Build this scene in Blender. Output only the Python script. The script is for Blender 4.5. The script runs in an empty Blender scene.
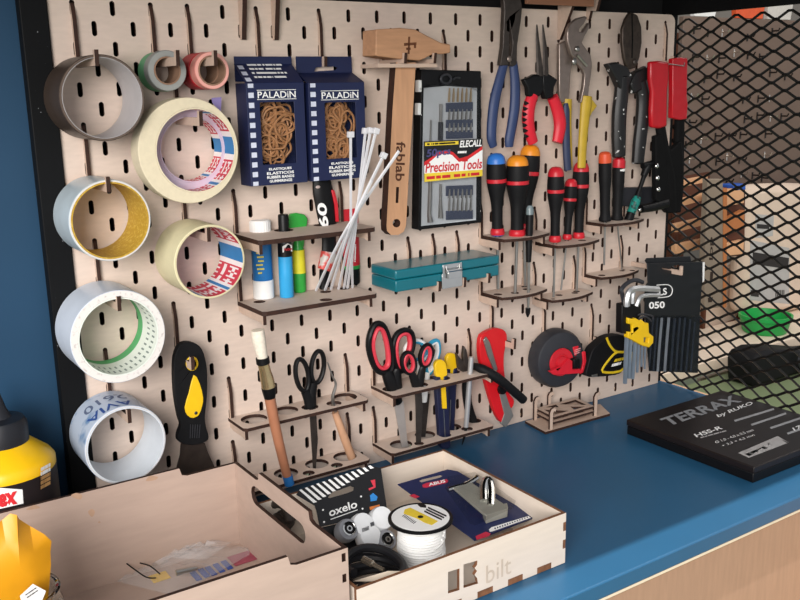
import bpy, math, random
from mathutils import Vector, Matrix
from mathutils.geometry import tessellate_polygon
random.seed(7)
scene = bpy.context.scene
COL = scene.collection
# ------------------------------------------------------------------ frame of the place
# x runs along the pegboard, y into it (board face at y=0), z up; worktop at z=0.90; the slot lattice is 20 mm
OFF = 1.474
RM = Matrix(((0.82907131, -0.55882958, -0.01871565), (-0.14199746, -0.17805463, -0.97372135), (0.54081188, 0.80994201, -0.22697237)))
CAM = Vector((-0.24098677, -0.96886086, -0.08421053 + OFF))
FOC = 910.236
TOP = 0.90            # worktop height


def ray(u, v):
    return RM.transposed() @ Vector(((u - 400) / FOC, (v - 300) / FOC, 1))


def at(u, v, y):      # the point of the vertical plane at depth y seen at u, v
    d = ray(u, v)
    return CAM + d * ((y - CAM.y) / d.y)


def onz(u, v, z):
    d = ray(u, v)
    return CAM + d * ((z - CAM.z) / d.z)


def onx(u, v, x):
    d = ray(u, v)
    return CAM + d * ((x - CAM.x) / d.x)


def mpp(p):           # metres per pixel at point p
    return (RM @ (Vector(p) - CAM)).z / FOC


def LZ(z):
    return z + OFF


# ------------------------------------------------------------------ materials
def lin(c):
    return c / 12.92 if c <= 0.04045 else ((c + 0.055) / 1.055) ** 2.4


def rgb(h):
    h = h.lstrip('#')
    return tuple(lin(int(h[i:i + 2], 16) / 255) for i in (0, 2, 4))


MATS = {}


def mat(name, h, rough=0.5, metal=0.0, var=0.08, scale=60, stretch=(1, 1, 1), bump=0.0, spec=0.5, trans=0.0, alpha=1.0, coat=0.0, h2=None, thr=None, ior=1.45, emit=0.0):
    if name in MATS:
        return MATS[name]
    m = bpy.data.materials.new(name)
    m.use_nodes = True
    nt = m.node_tree
    b = nt.nodes['Principled BSDF']
    c = rgb(h)
    tc = nt.nodes.new('ShaderNodeTexCoord')
    mp = nt.nodes.new('ShaderNodeMapping')
    mp.inputs['Scale'].default_value = stretch
    nt.links.new(tc.outputs['Object'], mp.inputs['Vector'])
    nz = nt.nodes.new('ShaderNodeTexNoise')
    nz.inputs['Scale'].default_value = scale
    nz.inputs['Detail'].default_value = 4
    nt.links.new(mp.outputs['Vector'], nz.inputs['Vector'])
    rp = nt.nodes.new('ShaderNodeValToRGB')
    e0, e1 = rp.color_ramp.elements
    if h2:
        c2 = rgb(h2)
        e0.color = (*c, 1)
        e1.color = (*c2, 1)
        lo, hi = thr or (0.35, 0.65)
        e0.position, e1.position = lo, hi
    else:
        e0.color = (*[x * (1 - var) for x in c], 1)
        e1.color = (*[min(1, x * (1 + var)) for x in c], 1)
        e0.position, e1.position = 0.3, 0.7
    nt.links.new(nz.outputs['Fac'], rp.inputs['Fac'])
    nt.links.new(rp.outputs['Color'], b.inputs['Base Color'])
    b.inputs['Roughness'].default_value = rough
    b.inputs['Metallic'].default_value = metal
    b.inputs['Specular IOR Level'].default_value = spec
    b.inputs['Transmission Weight'].default_value = trans
    b.inputs['IOR'].default_value = ior
    b.inputs['Alpha'].default_value = alpha
    b.inputs['Coat Weight'].default_value = coat
    if emit:
        b.inputs['Emission Color'].default_value = (*c, 1)
        b.inputs['Emission Strength'].default_value = emit
    if bump:
        bp = nt.nodes.new('ShaderNodeBump')
        bp.inputs['Strength'].default_value = bump
        bp.inputs['Distance'].default_value = 0.002
        nt.links.new(nz.outputs['Fac'], bp.inputs['Height'])
        nt.links.new(bp.outputs['Normal'], b.inputs['Normal'])
    MATS[name] = m
    return m


def clear(name, h='16181a', alpha=0.12, rough=0.08):
    return mat(name, h, rough=rough, alpha=alpha, var=0.02, spec=0.6)


PLY = mat('birch_plywood', 'd3c0b2', 0.65, var=0.045, scale=25, stretch=(2.2, 2.2, 9), bump=0.03)
PLYH = mat('birch_plywood_lengthwise', 'c3ab9a', 0.65, var=0.06, scale=25, stretch=(1.2, 8, 8), bump=0.03)
PLYB = mat('box_plywood', 'b7a092', 0.65, var=0.05, scale=14, stretch=(1.5, 4, 9), bump=0.03)
PLYL = mat('pale_box_plywood', 'dccebf', 0.6, var=0.04, scale=14, stretch=(1.5, 4, 9), bump=0.03)
BURN = mat('laser_burnt_edge', '331c12', 0.75, var=0.3, scale=120)
BURNL = mat('light_burnt_edge', '7a5136', 0.75, var=0.3, scale=120)
BLACK = mat('black_plastic', '0c0c0e', 0.45, var=0.15, spec=0.3)
BLACKM = mat('matt_black', '080809', 0.8, var=0.2, spec=0.2)
RUBBER = mat('black_rubber', '0f0f11', 0.62, var=0.15, spec=0.25, bump=0.05, scale=300)
CHAR = mat('charcoal_plastic', '2c2d32', 0.45, var=0.08)
STEEL = mat('brushed_steel', 'a8a6a2', 0.32, metal=0.9, var=0.1, scale=90)
STEELD = mat('dark_tool_steel', '443d39', 0.45, metal=0.5, var=0.25, scale=110)
STEELW = mat('warm_plier_steel', '90827a', 0.4, metal=0.7, var=0.12, scale=110)
CHROME = mat('chrome', 'd8d8d6', 0.14, metal=1.0, var=0.03)
RED = mat('red_plastic', 'c01f2c', 0.4, var=0.06)
REDB = mat('red_grip', 'cf1c30', 0.45, var=0.06)
BLUE = mat('navy_dipped_grip', '2b3b63', 0.5, var=0.08)
YELLOW = mat('yellow_plastic', 'e9bd16', 0.4, var=0.05)
ORANGE = mat('orange_plastic', 'e08a1e', 0.4, var=0.05)
WHITE = mat('white_plastic', 'e8e8e6', 0.4, var=0.03)
WHITEP = mat('white_print', 'f0f0ee', 0.6, var=0.02)
GREEN = mat('green_plastic', '2a9440', 0.45, var=0.08)
NAVY = mat('navy_card', '172045', 0.5, var=0.06)
KEYB = mat('key_grey', '9a9ea3', 0.35, metal=0.6, var=0.08)


# ------------------------------------------------------------------ mesh builder
def catmull(pts, n=4, closed=False):
    P = [Vector(p) for p in pts]
    if len(P) < 3:
        return P
    out = []
    N = len(P)
    rng = range(N if closed else N - 1)
    for i in rng:
        if closed:
            a, b, c, d = P[i - 1], P[i], P[(i + 1) % N], P[(i + 2) % N]
        else:
            a, b, c, d = P[max(i - 1, 0)], P[i], P[i + 1], P[min(i + 2, N - 1)]
        for k in range(n):
            t = k / n
            out.append(0.5 * ((2 * b) + (c - a) * t + (2 * a - 5 * b + 4 * c - d) * t * t + (3 * b - a - 3 * c + d) * t ** 3))
    if not closed:
        out.append(P[-1].copy())
    return out


def lerp_list(vals, n):
    if not isinstance(vals, (list, tuple)):
        return [vals] * n
    out = []
    for i in range(n):
        f = i / (n - 1) * (len(vals) - 1) if n > 1 else 0
        k = min(int(f), len(vals) - 2) if len(vals) > 1 else 0
        out.append(vals[k] + (vals[min(k + 1, len(vals) - 1)] - vals[k]) * (f - k))
    return out


class MB:
    def __init__(s):
        s.v, s.f, s.m = [], [], []

    def add(s, verts, faces, mi=0):
        o = len(s.v)
        s.v += [Vector(p) for p in verts]
        for f in faces:
            s.f.append(tuple(i + o for i in f))
            s.m.append(mi)
        return s

    def prism(s, outer, d, mi=0, side=None, holes=(), back=None):
        """outer and holes: planar 3D loops of the front face; d: vector to the back face"""
        side = mi if side is None else side
        back = mi if back is None else back
        d = Vector(d)
        loops = [[Vector(p) for p in outer]] + [[Vector(p) for p in h] for h in holes]
        flat = [p for l in loops for p in l]
        n = len(flat)
        # project to a 2D frame for the triangulation
        L = loops[0]
        nrm = Vector((0, 0, 0))
        for i in range(len(L)):
            a, b = L[i], L[(i + 1) % len(L)]
            nrm += (a - L[0]).cross(b - L[0])
        nrm.normalize()
        if nrm.dot(d) > 0:            # front face must look away from d
            loops = [list(reversed(l)) for l in loops]
            flat = [p for l in loops for p in l]
            nrm = -nrm
        ex = nrm.orthogonal().normalized()
        ey = nrm.cross(ex)
        P2 = [[Vector((p.dot(ex), p.dot(ey), 0)) for p in l] for l in loops]
        tris = tessellate_polygon(P2)
        o = len(s.v)
        s.v += flat + [p + d for p in flat]
        f2 = [q for l in P2 for q in l]
        for t in tris:
            a, b, c = t
            if (f2[b] - f2[a]).cross(f2[c] - f2[a]).z < 0:
                b, c = c, b
            s.f.append((o + a, o + b, o + c))
            s.m.append(mi)
            s.f.append((o + n + a, o + n + c, o + n + b))
            s.m.append(back)
        k = 0
        for li, l in enumerate(loops):
            m = len(l)
            area = 0
            for i in range(m):
                a, b = P2[li][i], P2[li][(i + 1) % m]
                area += a.x * b.y - a.y * b.x
            ccw = area > 0
            want = (li == 0)
            for i in range(m):
                a, b = o + k + i, o + k + (i + 1) % m
                q = (a, a + n, b + n, b) if ccw == want else (b, b + n, a + n, a)
                s.f.append(q)
                s.m.append(side)
            k += m
        return s

    def box(s, lo, hi, mi=0, rz=0.0, piv=None):
        x0, y0, z0 = lo
        x1, y1, z1 = hi
        vs = [Vector(p) for p in ((x0, y0, z0), (x1, y0, z0), (x1, y1, z0), (x0, y1, z0), (x0, y0, z1), (x1, y0, z1), (x1, y1, z1), (x0, y1, z1))]
        if rz:
            c = Vector(piv) if piv else (vs[0] + vs[6]) / 2
            R = Matrix.Rotation(rz, 3, 'Z')
            vs = [R @ (p - c) + c for p in vs]
        return s.add(vs, [(0, 3, 2, 1), (4, 5, 6, 7), (0, 1, 5, 4), (1, 2, 6, 5), (2, 3, 7, 6), (3, 0, 4, 7)], mi)

    def hexa(s, vs, mi=0):    # bottom ring then top ring
        return s.add(vs, [(0, 3, 2, 1), (4, 5, 6, 7), (0, 1, 5, 4), (1, 2, 6, 5), (2, 3, 7, 6), (3, 0, 4, 7)], mi)

    def tube(s, path, r, seg=10, mi=0, closed=False, flat=None, smooth=4, ramp=None, cap=True):
        """flat=(axis, factor): squash the section along axis"""
        P = catmull(path, smooth, closed) if smooth else [Vector(p) for p in path]
        n = len(P)
        rs = lerp_list(r, n)
        if closed and isinstance(r, (list, tuple)):
            rs = lerp_list(list(r) + [r[0]], n + 1)[:n]
        T = []
        for i in range(n):
            a = P[i - 1] if (i > 0 or closed) else P[0]
            b = P[(i + 1) % n] if (i < n - 1 or closed) else P[-1]
            t = b - a
            T.append(t.normalized() if t.length > 1e-9 else Vector((0, 0, 1)))
        u = T[0].orthogonal().normalized()
        o = len(s.v)
        for i in range(n):
            u = (u - T[i] * u.dot(T[i])).normalized()
            w = T[i].cross(u)
            for k in range(seg):
                a = 2 * math.pi * k / seg
                dv = (u * math.cos(a) + w * math.sin(a)) * rs[i]
                if flat:
                    ax = Vector(flat[0]).normalized()
                    dv -= ax * dv.dot(ax) * (1 - flat[1])
                s.v.append(P[i] + dv)
        R = n if closed else n - 1
        best = 0
        if closed:                     # align the twist at the seam
            best = min(range(seg), key=lambda q: (s.v[o + (n - 1) * seg] - s.v[o + q]).length)
        for i in range(R):
            j = (i + 1) % n
            sh = best if (closed and j == 0) else 0
            mm = mi if ramp is None else ramp[min(int(i / R * len(ramp)), len(ramp) - 1)]
            for k in range(seg):
                s.f.append((o + i * seg + k, o + i * seg + (k + 1) % seg, o + j * seg + (k + 1 + sh) % seg, o + j * seg + (k + sh) % seg))
                s.m.append(mm)
        if not closed and cap:
            s.f.append(tuple(o + k for k in reversed(range(seg))))
            s.m.append(mi if ramp is None else ramp[0])
            s.f.append(tuple(o + (n - 1) * seg + k for k in range(seg)))
            s.m.append(mi if ramp is None else ramp[-1])
        return s

    def lathe(s, prof, org, axis=(0, 0, 1), seg=24, mi=0, closed=False, mats=None, side=None, sq=None):
        """prof: (radius, height) pairs along axis; closed joins last to first (ring); sq=(vec, factor) squashes"""
        A = Vector(axis).normalized()
        U = A.orthogonal().normalized()
        if abs(A.z) > 0.7:
            U = (Vector((1, 0, 0)) - A * A.x).normalized()
        W = A.cross(U)
        org = Vector(org)
        o = len(s.v)
        n = len(prof)
        for r, h in prof:
            for k in range(seg):
                a = 2 * math.pi * k / seg
                dv = (U * math.cos(a) + W * math.sin(a)) * max(r, 1e-6)
                if sq:
                    ax = Vector(sq[0]).normalized()
                    dv -= ax * dv.dot(ax) * (1 - sq[1])
                s.v.append(org + A * h + dv)
        for i in range(n if closed else n - 1):
            j = (i + 1) % n
            mm = mats[i] if mats else mi
            for k in range(seg):
                s.f.append((o + i * seg + k, o + i * seg + (k + 1) % seg, o + j * seg + (k + 1) % seg, o + j * seg + k))
                s.m.append(mm)
        if not closed:
            if prof[0][0] > 1e-5:
                s.f.append(tuple(o + k for k in reversed(range(seg))))
                s.m.append(mats[0] if mats else mi)
            if prof[-1][0] > 1e-5:
                s.f.append(tuple(o + (n - 1) * seg + k for k in range(seg)))
                s.m.append(mats[-1] if mats else mi)
        return s

    def ball(s, c, r, mi=0, seg=12, sc=(1, 1, 1)):
        c = Vector(c)
        o = len(s.v)
        for i in range(seg // 2 + 1):
            th = math.pi * i / (seg // 2)
            for k in range(seg):
                ph = 2 * math.pi * k / seg
                s.v.append(c + Vector((r * sc[0] * math.sin(th) * math.cos(ph), r * sc[1] * math.sin(th) * math.sin(ph), -r * sc[2] * math.cos(th))))
        for i in range(seg // 2):
            for k in range(seg):
                s.f.append((o + i * seg + k, o + i * seg + (k + 1) % seg, o + (i + 1) * seg + (k + 1) % seg, o + (i + 1) * seg + k))
                s.m.append(mi)
        return s

    # traced on the vertical plane y, thickness t backwards
    def slab(s, px, y, t, mi=0, side=None, n=0, holes=(), back=None):
        loop = [at(u, v, y) for u, v in px]
        if n:
            loop = catmull(loop, n, True)
        hs = []
        for h in holes:
            q = [at(u, v, y) for u, v in h]
            hs.append(catmull(q, 3, True) if n else q)
        return s.prism(loop, (0, t, 0), mi, side, hs, back)

    def tubepx(s, px, y, rpx, mi=0, closed=False, flat=None, seg=10, smooth=4, ramp=None):
        ys = lerp_list(y, len(px)) if isinstance(y, (list, tuple)) else [y] * len(px)
        P = [at(u, v, yy) for (u, v), yy in zip(px, ys)]
        k = mpp(P[0])
        r = [q * k for q in rpx] if isinstance(rpx, (list, tuple)) else rpx * k
        return s.tube(P, r, seg, mi, closed, ((0, 1, 0), flat) if flat else None, smooth, ramp)


ORG = {}


def obj(name, mb, mats, parent=None, bevel=0.0, smooth=35, base=None, label=None):
    """link ONE mesh object; a child keeps its thing's origin, a top-level mesh gets its own base point"""
    if not isinstance(mats, (list, tuple)):
        mats = [mats]
    if parent is not None:
        org = ORG[parent.name]
    else:
        if base is None:
            xs = [p.x for p in mb.v]
            ys = [p.y for p in mb.v]
            zs = [p.z for p in mb.v]
            base = ((min(xs) + max(xs)) / 2, (min(ys) + max(ys)) / 2, min(zs))
        org = Vector(base)
    me = bpy.data.meshes.new(name)
    me.from_pydata([tuple(p - org) for p in mb.v], [], mb.f)
    for m in mats:
        me.materials.append(m)
    for p, mi in zip(me.polygons, mb.m):
        p.material_index = min(mi, len(mats) - 1)
        p.use_smooth = smooth > 0
    me.validate()
    me.update()
    if smooth:
        me.set_sharp_from_angle(angle=math.radians(smooth))
    o = bpy.data.objects.new(name, me)
    COL.objects.link(o)
    ORG[o.name] = org
    if parent is not None:
        o.parent = parent
    else:
        o.location = org
    if bevel:
        b = o.modifiers.new('bevel', 'BEVEL')
        b.width = bevel
        b.segments = 2
        b.limit_method = 'ANGLE'
        b.angle_limit = math.radians(40)
    if label:
        o['label'] = label
    return o


def tag(o, label, cat, group=None):
    o['label'] = label
    o['category'] = cat
    if group:
        o['group'] = group
    return o


def thing(name, label, cat, loc, group=None):
    o = bpy.data.objects.new(name, None)
    o.empty_display_size = 0.02
    COL.objects.link(o)
    o.location = Vector(loc)
    ORG[o.name] = Vector(loc)
    return tag(o, label, cat, group)


def one(name, label, cat, mb, mats, group=None, bevel=0.0, smooth=35):
    return tag(obj(name, mb, mats, None, bevel, smooth), label, cat, group)


def structure(name, mb, mats, bevel=0.0):
    o = obj(name, mb, mats, None, bevel)
    o['kind'] = 'structure'
    return o


def text(body, quad, parent, m, name='lettering', depth=0.0003, bold=0.0, shear=0.0, align='CENTER', label=None):
    """quad: 3D points bottom-left, bottom-right, top-left of the line's box"""
    cu = bpy.data.curves.new('t', 'FONT')
    cu.body = body
    cu.offset = bold
    cu.shear = shear
    cu.align_x = align
    cu.resolution_u = 3
    to = bpy.data.objects.new('t', cu)
    COL.objects.link(to)
    dg = bpy.context.evaluated_depsgraph_get()
    me = bpy.data.meshes.new_from_object(to.evaluated_get(dg))
    bpy.data.objects.remove(to)
    bpy.data.curves.remove(cu)
    vs = [v.co.copy() for v in me.vertices]
    fs = [tuple(p.vertices) for p in me.polygons]
    bpy.data.meshes.remove(me)
    x0, x1 = min(v.x for v in vs), max(v.x for v in vs)
    y0, y1 = min(v.y for v in vs), max(v.y for v in vs)
    bl, br, tl = [Vector(p) for p in quad]
    ex, ey = br - bl, tl - bl
    nr = ex.cross(ey).normalized()
    mb = MB()
    mb.add([bl + ex * ((v.x - x0) / (x1 - x0)) + ey * ((v.y - y0) / (y1 - y0)) + nr * depth for v in vs], fs)
    return obj(name, mb, m, parent, smooth=0, label=label)


def textpx(body, px, y, parent, m, **k):       # px: bl, br, tl pixels on plane y
    return text(body, [at(u, v, y) for u, v in px], parent, m, **k)


def dashes(quad, parent, m, n=4, seed=1, depth=0.0003, name='small_print'):
    """a line of print too small to read: short strokes along the line"""
    bl, br, tl = [Vector(p) for p in quad]
    ex, ey = br - bl, tl - bl
    nr = ex.cross(ey).normalized()
    rnd = random.Random(seed)
    cuts = sorted(rnd.uniform(0.05, 0.95) for _ in range(n - 1))
    edges = [0.0] + cuts + [1.0]
    mb = MB()
    for a, b in zip(edges[:-1], edges[1:]):
        b2 = b - 0.025
        if b2 - a < 0.02:
            continue
        q = [bl + ex * a, bl + ex * b2, bl + ex * b2 + ey, bl + ex * a + ey]
        mb.add([p + nr * depth for p in q], [(0, 1, 2, 3)])
    return obj(name, mb, m, parent, smooth=0)


def dashpx(px, y, parent, m, **k):
    return dashes([at(u, v, y) for u, v in px], parent, m, **k)


def circ(c, r, ex, ey, n=16, ry=None):
    c, ex, ey = Vector(c), Vector(ex), Vector(ey)
    return [c + ex * (r * math.cos(2 * math.pi * k / n)) + ey * ((ry or r) * math.sin(2 * math.pi * k / n)) for k in range(n)]


def quadpatch(mb, q, off, mi=0):               # thin printed patch, q: 4 points counter-clockwise as seen
    q = [Vector(p) for p in q]
    n = (q[1] - q[0]).cross(q[3] - q[0]).normalized()
    return mb.prism([p + n * off for p in q], -n * (off * 0.9), mi)


def dup(root, delta, label=None, group=None):  # copy a thing with its parts and sub-parts
    r = root.copy()
    COL.objects.link(r)
    r.location = root.location + Vector(delta)
    ORG[r.name] = Vector(r.location)
    if label:
        r['label'] = label
    if group:
        r['group'] = group
    for ch in list(root.children):
        c = ch.copy()
        COL.objects.link(c)
        c.parent = r
        for g in list(ch.children):
            d = g.copy()
            COL.objects.link(d)
            d.parent = c
    return r
# ------------------------------------------------------------------ materials of the setting
WORK = mat('blue_laminate', '275a7d', 0.38, var=0.05, scale=9, spec=0.45)
BLUEWALL = mat('blue_painted_wall', '123b58', 0.6, var=0.06, scale=6)
APRON = mat('beech_front', 'ae8b73', 0.5, var=0.06, scale=22, stretch=(9, 9, 1.2))
EDGEHIGHLIGHT = mat('ply_edge_highlight', 'f2e2c8', 0.5, var=0.03)  # pale tone stands in for the highlight line on the ply edge
FRAMEB = mat('black_steel_frame', '08090b', 0.6, spec=0.2, var=0.1, h2='c9cdd2', thr=(0.735, 0.76), scale=230)
DARKBACK = mat('dark_backing', '0a0a0b', 0.9, var=0.1)
FLOOR = mat('grey_green_floor', '8f9a80', 0.7, var=0.08, scale=5)
FARWALL = mat('far_wall_paint', '8f877e', 0.8, var=0.04, scale=3)

# ------------------------------------------------------------------ setting
m = MB()
m.box((-2.5, -3.6, -0.04), (6.0, 2.64, 0.0))
structure('floor', m, FLOOR)
m = MB()
m.box((-1.2, 0.013, 0.0), (-0.030, 0.05, 2.3))
structure('wall_left', m, BLUEWALL)
m = MB()
m.box((-2.5, 2.6, 0.0), (6.0, 2.64, 2.9))
structure('wall_back', m, FARWALL)

# worktop and the cupboard under it
m = MB()
m.box((-0.9, -0.390, 0.881), (0.938, 0.012, TOP))
one('worktop', 'blue laminate worktop running under the pegboard and the boxes', 'worktop', m, WORK, bevel=0.002)
cab = thing('cabinet', 'pale wooden cabinet front below the blue worktop', 'cabinet', (0.02, -0.19, 0))
m = MB()
m.box((-0.9, -0.380, 0.0), (0.936, 0.010, 0.880))
obj('body', m, APRON, cab, 0.001)
m = MB()
m.box((-0.9, -0.3862, 0.8745), (0.936, -0.3802, 0.8795))
obj('highlight_strip', m, EDGEHIGHLIGHT, cab, 0.0015, label='pale strip for the highlight along the top edge')

# pegboard with its real slots
X0, X1, ZT, ZB = -0.004, 0.922, LZ(0.0165), TOP + 0.0005


def stadium(cx, cz, hw, hl, y, n=5):
    out = []
    for k in range(n + 1):
        a = math.pi * k / n
        out.append(Vector((cx + hw * math.cos(a), y, cz + hl - hw + hw * math.sin(a))))
    for k in range(n + 1):
        a = math.pi + math.pi * k / n
        out.append(Vector((cx + hw * math.cos(a), y, cz - hl + hw + hw * math.sin(a))))
    return out


m = MB()


def strip(pts):
    m.prism([Vector((x, 0, z)) for x, z in pts], (0, 0.004, 0), 0, 1)


strip([(X0, ZB), (0.01, ZB), (0.01, ZT), (X0, ZT)])
cor = [(X1 - 0.012 + 0.012 * math.cos(math.pi / 2 * k / 6), ZT - 0.012 + 0.012 * math.sin(math.pi / 2 * k / 6)) for k in range(7)]
strip([(0.91, ZB), (X1, ZB)] + cor + [(0.91, ZT)])
for i in range(1, 46):                      # column by column, one cell per slot
    js = [j for j in range(0, 29) if (i + j) % 2 and LZ(-j * 0.02) - 0.009 > ZB]
    xa, xb = i * 0.02 - 0.01, i * 0.02 + 0.01
    for n_, j in enumerate(js):
        zc = LZ(-j * 0.02)
        zt = ZT if n_ == 0 else zc + 0.02
        zb = ZB if n_ == len(js) - 1 else zc - 0.02
        ring = stadium(i * 0.02, zc, 0.0026, 0.0075, 0)
        q = len(ring)
        o = len(m.v)
        for yy in (0.0, 0.004):
            m.v += [Vector((xa, yy, zb)), Vector((xb, yy, zb)), Vector((xb, yy, zt)), Vector((xa, yy, zt))] + [Vector((r.x, yy, r.z)) for r in ring]
        N_ = 4 + q
        tr = tessellate_polygon([[Vector((p.x, p.z, 0)) for p in m.v[o:o + 4]], [Vector((r.x, r.z, 0)) for r in ring]])
        for t_ in tr:
            a_, b_, c_ = t_
            A_, B_, C_ = m.v[o + a_], m.v[o + b_], m.v[o + c_]
            if (B_.x - A_.x) * (C_.z - A_.z) - (B_.z - A_.z) * (C_.x - A_.x) < 0:
                b_, c_ = c_, b_
            m.f.append((o + a_, o + b_, o + c_))
            m.m.append(0)
            m.f.append((o + N_ + a_, o + N_ + c_, o + N_ + b_))
            m.m.append(0)
        for k in range(q):
            a_, b_ = o + 4 + k, o + 4 + (k + 1) % q
            m.f.append((a_, b_, b_ + N_, a_ + N_))
            m.m.append(1)
one('pegboard', 'pale plywood pegboard with rows of upright slots above the blue worktop', 'pegboard', m, [PLY, BURN], smooth=0)

fr = thing('steel_frame', 'black steel frame of the pegboard, with a post at left and a dark shelf above', 'frame', (0.45, 0.03, TOP))
m = MB()
m.box((-0.031, -0.004, TOP + 0.0005), (-0.0045, 0.012, 1.70))
obj('post', m, FRAMEB, fr, 0.0012)
m = MB()
m.box((-0.0295, 0.028, TOP + 0.0005), (0.9345, 0.034, 1.565))
obj('back_panel', m, DARKBACK, fr)  # dark sheet added behind the board so its slots look black
m = MB()
m.box((-0.60, -0.450, LZ(0.088)), (0.98, 0.034, LZ(0.108)))
obj('top_shelf', m, BLACKM, fr)
m = MB()
m.box((0.9235, -0.40, LZ(0.0165)), (0.9365, 0.028, LZ(0.087)))
m.box((0.9235, 0.005, TOP + 0.0005), (0.9345, 0.027, LZ(0.0165)))
obj('side_rail', m, BLACKM, fr, 0.001)

# expanded metal side panel: zigzag strands in the plane x = 0.93
m = MB()
LWD, SWD, st = 0.043, 0.0215, 0.0013
zlo, zhi = TOP + 0.003, LZ(0.016)
k = 0
z = zlo + SWD / 4
while z < zhi - SWD / 4:
    pts = []
    sgn = 1 if k % 2 else -1
    n = 19
    for q in range(n):
        y = 0.004 - q * LWD / 2
        s = sgn if q % 2 else -sgn
        # short bonds, long slanted strands
        pts += [Vector((0.93, y + LWD * 0.07, z + s * (SWD / 4 - 0.0006))), Vector((0.93, y - LWD * 0.07, z + s * (SWD / 4 - 0.0006)))]
    pts = pts[1:]
    m.tube(pts, 0.0020, 4, 0, smooth=0)
    z += SWD / 2
    k += 1
one('mesh_panel', 'black expanded metal mesh side panel at right of the pegboard', 'mesh panel', m, mat('black_mesh', '121110', 0.45, var=0.2), smooth=0)
# ------------------------------------------------------------------ peg hooks, racks and brackets of laser cut plywood
def hook_plate(m, i, j, L=0.068, tip=0.0065, peg_h=0.0085, drop=0.0585, th=0.004, spine=True):
    """plate in the yz plane standing in slot column i, row j"""
    x = i * 0.02 - th / 2
    zt = LZ(-j * 0.02)
    zb = zt - drop
    P = [(-0.0, zt + 0.004), (0.006, zt + 0.006), (0.006, zt - 0.005), (0.0, zt - 0.005), (-0.0004, zt - 0.008), (-0.0004, zb + 0.008), (0.0055, zb + 0.008), (0.0055, zb + 0.003), (-0.0004, zb + 0.003), (-0.0004, zb),
         (-L, zb), (-L - 0.001, zb + peg_h + tip), (-L + 0.004, zb + peg_h + tip), (-L + 0.005, zb + peg_h), (-0.0045, zb + peg_h), (-0.0045, zt - 0.012), (-0.0025, zt - 0.003)]
    m.prism([Vector((x, y, z)) for y, z in P], (th, 0, 0), 0, 1)


def hook(i, j, label, L=0.068, **k):
    m = MB()
    hook_plate(m, i, j, L, **k)
    return one('peg_hook', label, 'hook', m, [PLYH, BURN], 'plywood peg hooks on the pegboard', smooth=0)


hook(1, 0, 'plywood peg hook holding the brown tape roll at the upper left corner')
hook(5, 0, 'plywood peg hook through the small grey and green tape rolls')
hook(7, 0, 'plywood peg hook through the small pink and red tape rolls')
hook(6, 3, 'plywood peg hook inside the large cream masking tape roll')
hook(1, 6, 'plywood peg hook inside the clear tape roll with the yellow core')
hook(6, 9, 'plywood peg hook inside the smaller cream tape roll with the red and blue core')
hook(1, 12, 'plywood peg hook inside the wide clear tape roll with the green core')
hook(1, 18, 'plywood peg hook inside the lowest tape roll with blue writing')
hook(11, 0, 'plywood peg hook above the left navy box of rubber bands', L=0.0045, tip=0.001)
hook(15, 0, 'plywood peg hook through the hang hole of the right navy box', L=0.012, drop=0.0585, tip=0.003)
hook(24, 1, 'plywood peg hook behind the point of the wooden hammer', L=0.012)
hook(45, 0, 'plywood peg hook above the red riveter handles', L=0.020, drop=0.06)
hook(28, 19, 'plywood peg hook sticking out through the red utility knife', L=0.052)
hook(33, 20, 'plywood peg hook above the red and grey tape reel', L=0.012)
hook(38, 21, 'plywood peg hook above the yellow and black tape measure', L=0.012)
hook(5, 16, 'plywood peg hook through the eye of the yellow and black scraper', L=0.047, drop=0.0615)
for i, w in ((21, 'left'), (23, 'middle'), (25, 'right')):
    m = MB()
    hook_plate(m, i, 14, 0.069, tip=0.006, drop=0.054, peg_h=0.0065)
    one('peg_hook', {'left': 'plywood peg hook under the left end of the teal case', 'middle': 'plywood peg hook under the middle of the teal case', 'right': 'plywood peg hook under the clasp end of the teal case'}[w], 'hook', m, [PLYH, BURN], 'plywood peg hooks on the pegboard', smooth=0)

# brackets that reach up and out to the shelf above
for i, lab in ((10, 'left plywood bracket slanting up above the navy rubber band boxes'), (12, 'right plywood bracket slanting up above the navy rubber band boxes')):
    m = MB()
    x = i * 0.02 - 0.001
    P = [(-0.0004, LZ(-0.024)), (0.006, LZ(-0.026)), (0.006, LZ(-0.014)), (-0.0004, LZ(-0.014)), (-0.0004, LZ(0.086)), (-0.020, LZ(0.086)), (-0.014, LZ(0.02)), (-0.005, LZ(-0.029)), (-0.0004, LZ(-0.029))]
    m.prism([Vector((x, y, z)) for y, z in P], (0.0055, 0, 0), 0, 1)
    one('bracket', lab, 'bracket', m, [PLYH, BURN], 'plywood brackets under the top shelf', smooth=0)
for (u, v), lab, s in (((558, 40), 'plywood bracket hooking down left of the water pump pliers', 1.0), ((587, 20), 'plywood bracket hooking down behind the jaws of the water pump pliers', 0.72)):
    a = at(u, v, 0)
    i = round(a.x / 0.02)
    m = MB()
    x = a.x - 0.002
    zz = a.z
    P = [(-0.0004, zz), (-0.0004, zz + 0.03), (-0.002, LZ(0.040)), (-0.004, LZ(0.086)), (-0.085, LZ(0.086)), (-0.070, LZ(0.050)), (-0.030, zz + 0.04), (-0.008, zz - 0.002)]
    P = [(-0.0004, zz), (-0.0004, LZ(0.086)), (-0.060 * s, LZ(0.086)), (-0.040 * s, LZ(0.045)), (-0.026 * s, LZ(0.015)), (-0.012 * s, zz + 0.012), (-0.005, zz)]
    m.prism([Vector((x, y, z)) for y, z in P], (0.005, 0, 0), 0, 1)
    one('bracket', lab, 'bracket', m, [PLYH, BURN], 'plywood brackets under the top shelf', smooth=0)
pa_, pb_ = at(525, 4, -0.030), at(592, 4, -0.030)
m = MB()
m.box((pa_.x, -0.034, pa_.z), (pb_.x, -0.0292, pa_.z + 0.032))
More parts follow.
